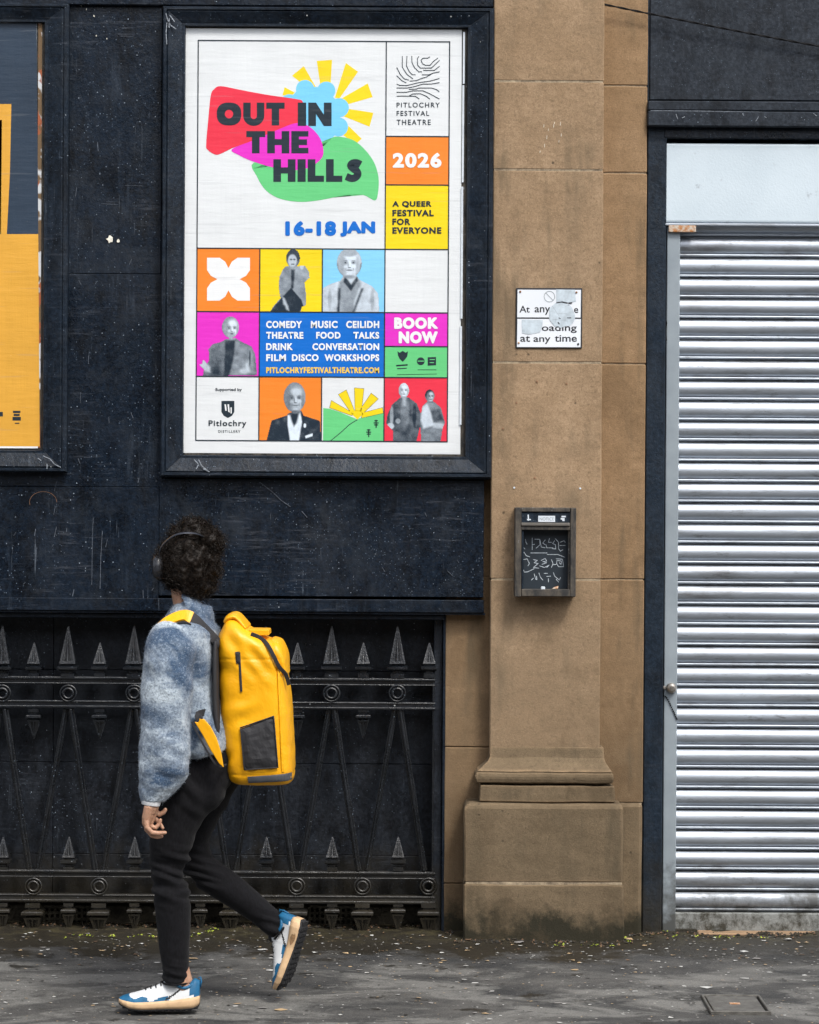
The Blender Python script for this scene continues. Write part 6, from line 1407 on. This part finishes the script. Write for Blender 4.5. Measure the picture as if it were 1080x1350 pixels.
def patch(name, poly_px, mat, off, thick=.0, nx=14, ny=14, label=None, parent=None):
    """four-cornered piece laid on the near side of the bag"""
    (a, b_, c, d) = poly_px; vs = []
    for j in range(ny + 1):
        for i in range(nx + 1):
            u, v = i / nx, j / ny; px = (a[0] * (1 - u) + b_[0] * u) * (1 - v) + (d[0] * (1 - u) + c[0] * u) * v; py = (a[1] * (1 - u) + b_[1] * u) * (1 - v) + (d[1] * (1 - u) + c[1] * u) * v
            ed = min(u, 1 - u, v, 1 - v); bulge = thick * min(1, ed * 6); rp = PP(px, py, 0); vs.append((rp.x, FY + BD - bag_half(px, py) - off - bulge - thick * .6 * mnoise.noise(Vector((px * .12, py * .12, 0))), rp.z))
    o = MB(); o.add(vs, [(j * (nx + 1) + i, j * (nx + 1) + i + 1, (j + 1) * (nx + 1) + i + 1, (j + 1) * (nx + 1) + i) for j in range(ny) for i in range(nx)])
    vs2 = [(x, y + off + .010, z) for x, y, z in vs]; k0 = len(o.v); o.v += vs2
    ring_ = [i for i in range(nx + 1)] + [(j + 1) * (nx + 1) - 1 for j in range(1, ny + 1)] + [ny * (nx + 1) + i for i in range(nx - 1, -1, -1)] + [j * (nx + 1) for j in range(ny - 1, 0, -1)]
    for q in range(len(ring_)): r0, r1 = ring_[q], ring_[(q + 1) % len(ring_)]; o.f.append((r0, k0 + r0, k0 + r1, r1)); o.mi.append(0)
    return part(name, o.mesh(name, mat, smooth=False), parent or bk, label=label)
pk = patch('side_pocket', [(322, 955), (363.5, 940), (369, 1005), (326.5, 1008)], 'mesh_black', .006, .006, label='black mesh side pocket')
for seg in (([(321, 954), (364.5, 939)], 2.2), ([(321, 953), (326, 1009)], 1.8), ([(364, 939), (369.5, 1006)], 1.8), ([(326, 1008.5), (370, 1005.5)], 1.8)):
    pts = []
    for t in range(9): px, py = seg[0][0][0] + (seg[0][1][0] - seg[0][0][0]) * t / 8, seg[0][0][1] + (seg[0][1][1] - seg[0][0][1]) * t / 8; rp = PP(px, py); pts.append((rp.x, FY + BD - bag_half(px, py) - .0085, rp.z))
    o = MB().tube(pts, .0022, 6); part('pocket_binding', o.mesh('pocket_binding', 'strap_black', smooth=True), pk)
patch('seam_strip', [(368, 866), (371, 866), (377.5, 1012), (374.5, 1012)], 'yellow_tarpaulin', .0035, .0012, nx=3, ny=30)
patch('reflective_strip', [(330, 1018), (386.5, 1014), (386.5, 1024), (331, 1026.5)], 'reflective_grey', .005, .001)
patch('zip', [(317.5, 857), (320.5, 856.5), (323.5, 907), (320.5, 907.5)], 'strap_black', .004, .001, nx=3)
patch('zip_garage', [(314, 856), (319.5, 855.5), (321, 871), (315.5, 871)], 'strap_black', .006, .003, nx=4, ny=5)
def ribbon(name, pts, w, mat, parent, th=.0022, face=Vector((0, -1, 0)), label=None):
    """strap through points; the width lies across the path and the flat side towards `face`"""
    pts = [Vector(p) for p in pts]; vs = []
    for i, p in enumerate(pts):
        t = (pts[min(i + 1, len(pts) - 1)] - pts[max(i - 1, 0)]).normalized(); s_ = t.cross(face).normalized(); n_ = s_.cross(t).normalized(); ww = w[i] if isinstance(w, (list, tuple)) else w
        for a, c in ((-1, -1), (-1, 1), (1, 1), (1, -1)): vs.append(p + s_ * (a * ww / 2) + n_ * (c * th))
    N_ = len(pts); o = MB(); o.add(vs, [(4 * j + q, 4 * j + (q + 1) % 4, 4 * j + 4 + (q + 1) % 4, 4 * j + 4 + q) for j in range(N_ - 1) for q in range(4)] + [(3, 2, 1, 0), tuple(4 * (N_ - 1) + q for q in range(4))])
    return part(name, o.mesh(name, mat, bevel=.0008), parent, label=label)
def onbag(px, py, off=.006): rp = PP(px, py); return (rp.x, FY + BD - bag_half(px, py) - off, rp.z)
tp = cr([onbag(334, 833, .006), onbag(345, 838, .008), onbag(355, 846, .010), onbag(364, 862, .012), onbag(371, 876, .016), tuple(PP(379, 886, -.115)), tuple(PP(383, 900, -.10))], 5)
ribbon('top_strap', tp, .013, 'strap_black', bk)
# buckle tab and the stuffed front fold
o = MB(); c1 = [PP(331, 828), PP(356.5, 828.5), PP(357, 835.5), PP(333, 836)]; o.prism([(v.x, v.z) for v in c1], FY - .10, FY + .04); part('buckle_tab', o.mesh('buckle_tab', 'yellow_tarpaulin', bevel=.002), bk)
b = MB(); loft(b, [(358, 842, 4, .08, BD), (362, 850, 12, .12, BD), (370, 866, 10, .13, BD), (377, 888, 5, .12, BD)], n=24, ex=3); part('front_fold', remeshed(b, 'front_fold', 'yellow_tarpaulin', .005, 2, lambda c, n: .004 * mnoise.noise(c * 15)), bk)
b = MB(); loft(b, [(298, 820, 3, .10, BD), (303, 813.5, 4.5, .11, BD), (311, 811.5, 4.5, .11, BD), (318, 817, 4, .11, BD), (327, 827, 3, .12, BD)], n=16, ex=3); part('roll_top', remeshed(b, 'roll_top', 'yellow_tarpaulin', .0035, 1), bk)
# back panel between bag and jumper
b = MB(); loft(b, [(288, 842, 3.5, .15, BD), (287.5, 870, 4.5, .165, BD), (288, 920, 5, .17, BD), (291, 960, 5, .165, BD), (296, 1000, 5, .12, BD), (301, 1015, 3, .1, BD)], n=20, ex=3.5); part('back_panel', b.mesh('back_panel', 'strap_black', smooth=True), bk)
# shoulder straps: near one visible, far one mirrored
for sgn in (-1, 1):
    d = lambda v: v if sgn < 0 else -v
    pts = cr([tuple(PP(292, 848, d(-.105))), tuple(PP(285, 839, d(-.118))), tuple(PP(274, 828, d(-.128))), tuple(PP(263, 817, d(-.135))), tuple(PP(256, 811.5, d(-.138)))], 4)
    ribbon('shoulder_strap', pts, [.030 + .012 * i / 16 for i in range(17)], 'strap_black', bk, th=.005, face=Vector((-.3, sgn * .75, .75)))
    pts = cr([tuple(PP(257.5, 812, d(-.139))), tuple(PP(248, 808.5, d(-.142))), tuple(PP(236, 811.5, d(-.15))), tuple(PP(224, 819, d(-.165))), tuple(PP(208, 836, d(-.150))), tuple(PP(203, 870, d(-.12))), tuple(PP(208, 910, d(-.13))), tuple(PP(230, 950, d(-.14)))], 5)
    ribbon('strap_pad', pts, .042, 'yellow_tarpaulin', bk, th=.004, face=Vector((-.35, sgn * .75, .65)), label='yellow padded part of the shoulder strap')
    ribbon('strap_edge', [(Vector(p) + Vector((0, sgn * .0212, -.0212))) for p in pts[:18]], .006, 'strap_black', bk, th=.0045, face=Vector((0, sgn, 0)))
    wing = [(263.5, 944), (268.5, 945), (270, 939.5), (276, 941), (284, 950), (292, 965), (298, 984), (301, 1003), (295.5, 998), (284, 980), (274, 961)]
    y0 = FY + d(-.205); o = MB().prism([(PP(*p).x, PP(*p).z) for p in wing], min(y0, y0 + sgn * .012), max(y0, y0 + sgn * .012)); part('hip_wing', o.mesh('hip_wing', 'yellow_tarpaulin', bevel=.002), bk)
    ribbon('lower_strap', cr([tuple(PP(260, 944, d(-.212))), tuple(PP(270, 964, d(-.213))), tuple(PP(281, 984, d(-.212))), tuple(PP(293, 1002, d(-.20))), tuple(PP(302, 1002, d(-.14)))], 4), .006, 'strap_black', bk, th=.003)
    ribbon('webbing', cr([tuple(PP(271, 942, d(-.215))), tuple(PP(268, 935, d(-.20))), tuple(PP(280, 934, d(-.14))), tuple(PP(289, 936, d(-.125)))], 4), .022, 'strap_black', bk)
o = MB().ball(PP(290, 846, -.128), (.009, .006, .018), 8); part('strap_anchor', o.mesh('strap_anchor', 'strap_black', smooth=True), bk)

# labels that only the finished things can carry
print('triangles', sum(sum(len(p.vertices) - 2 for p in o.data.polygons) for o in scene.objects if o.type == 'MESH'), 'objects', len(scene.objects))
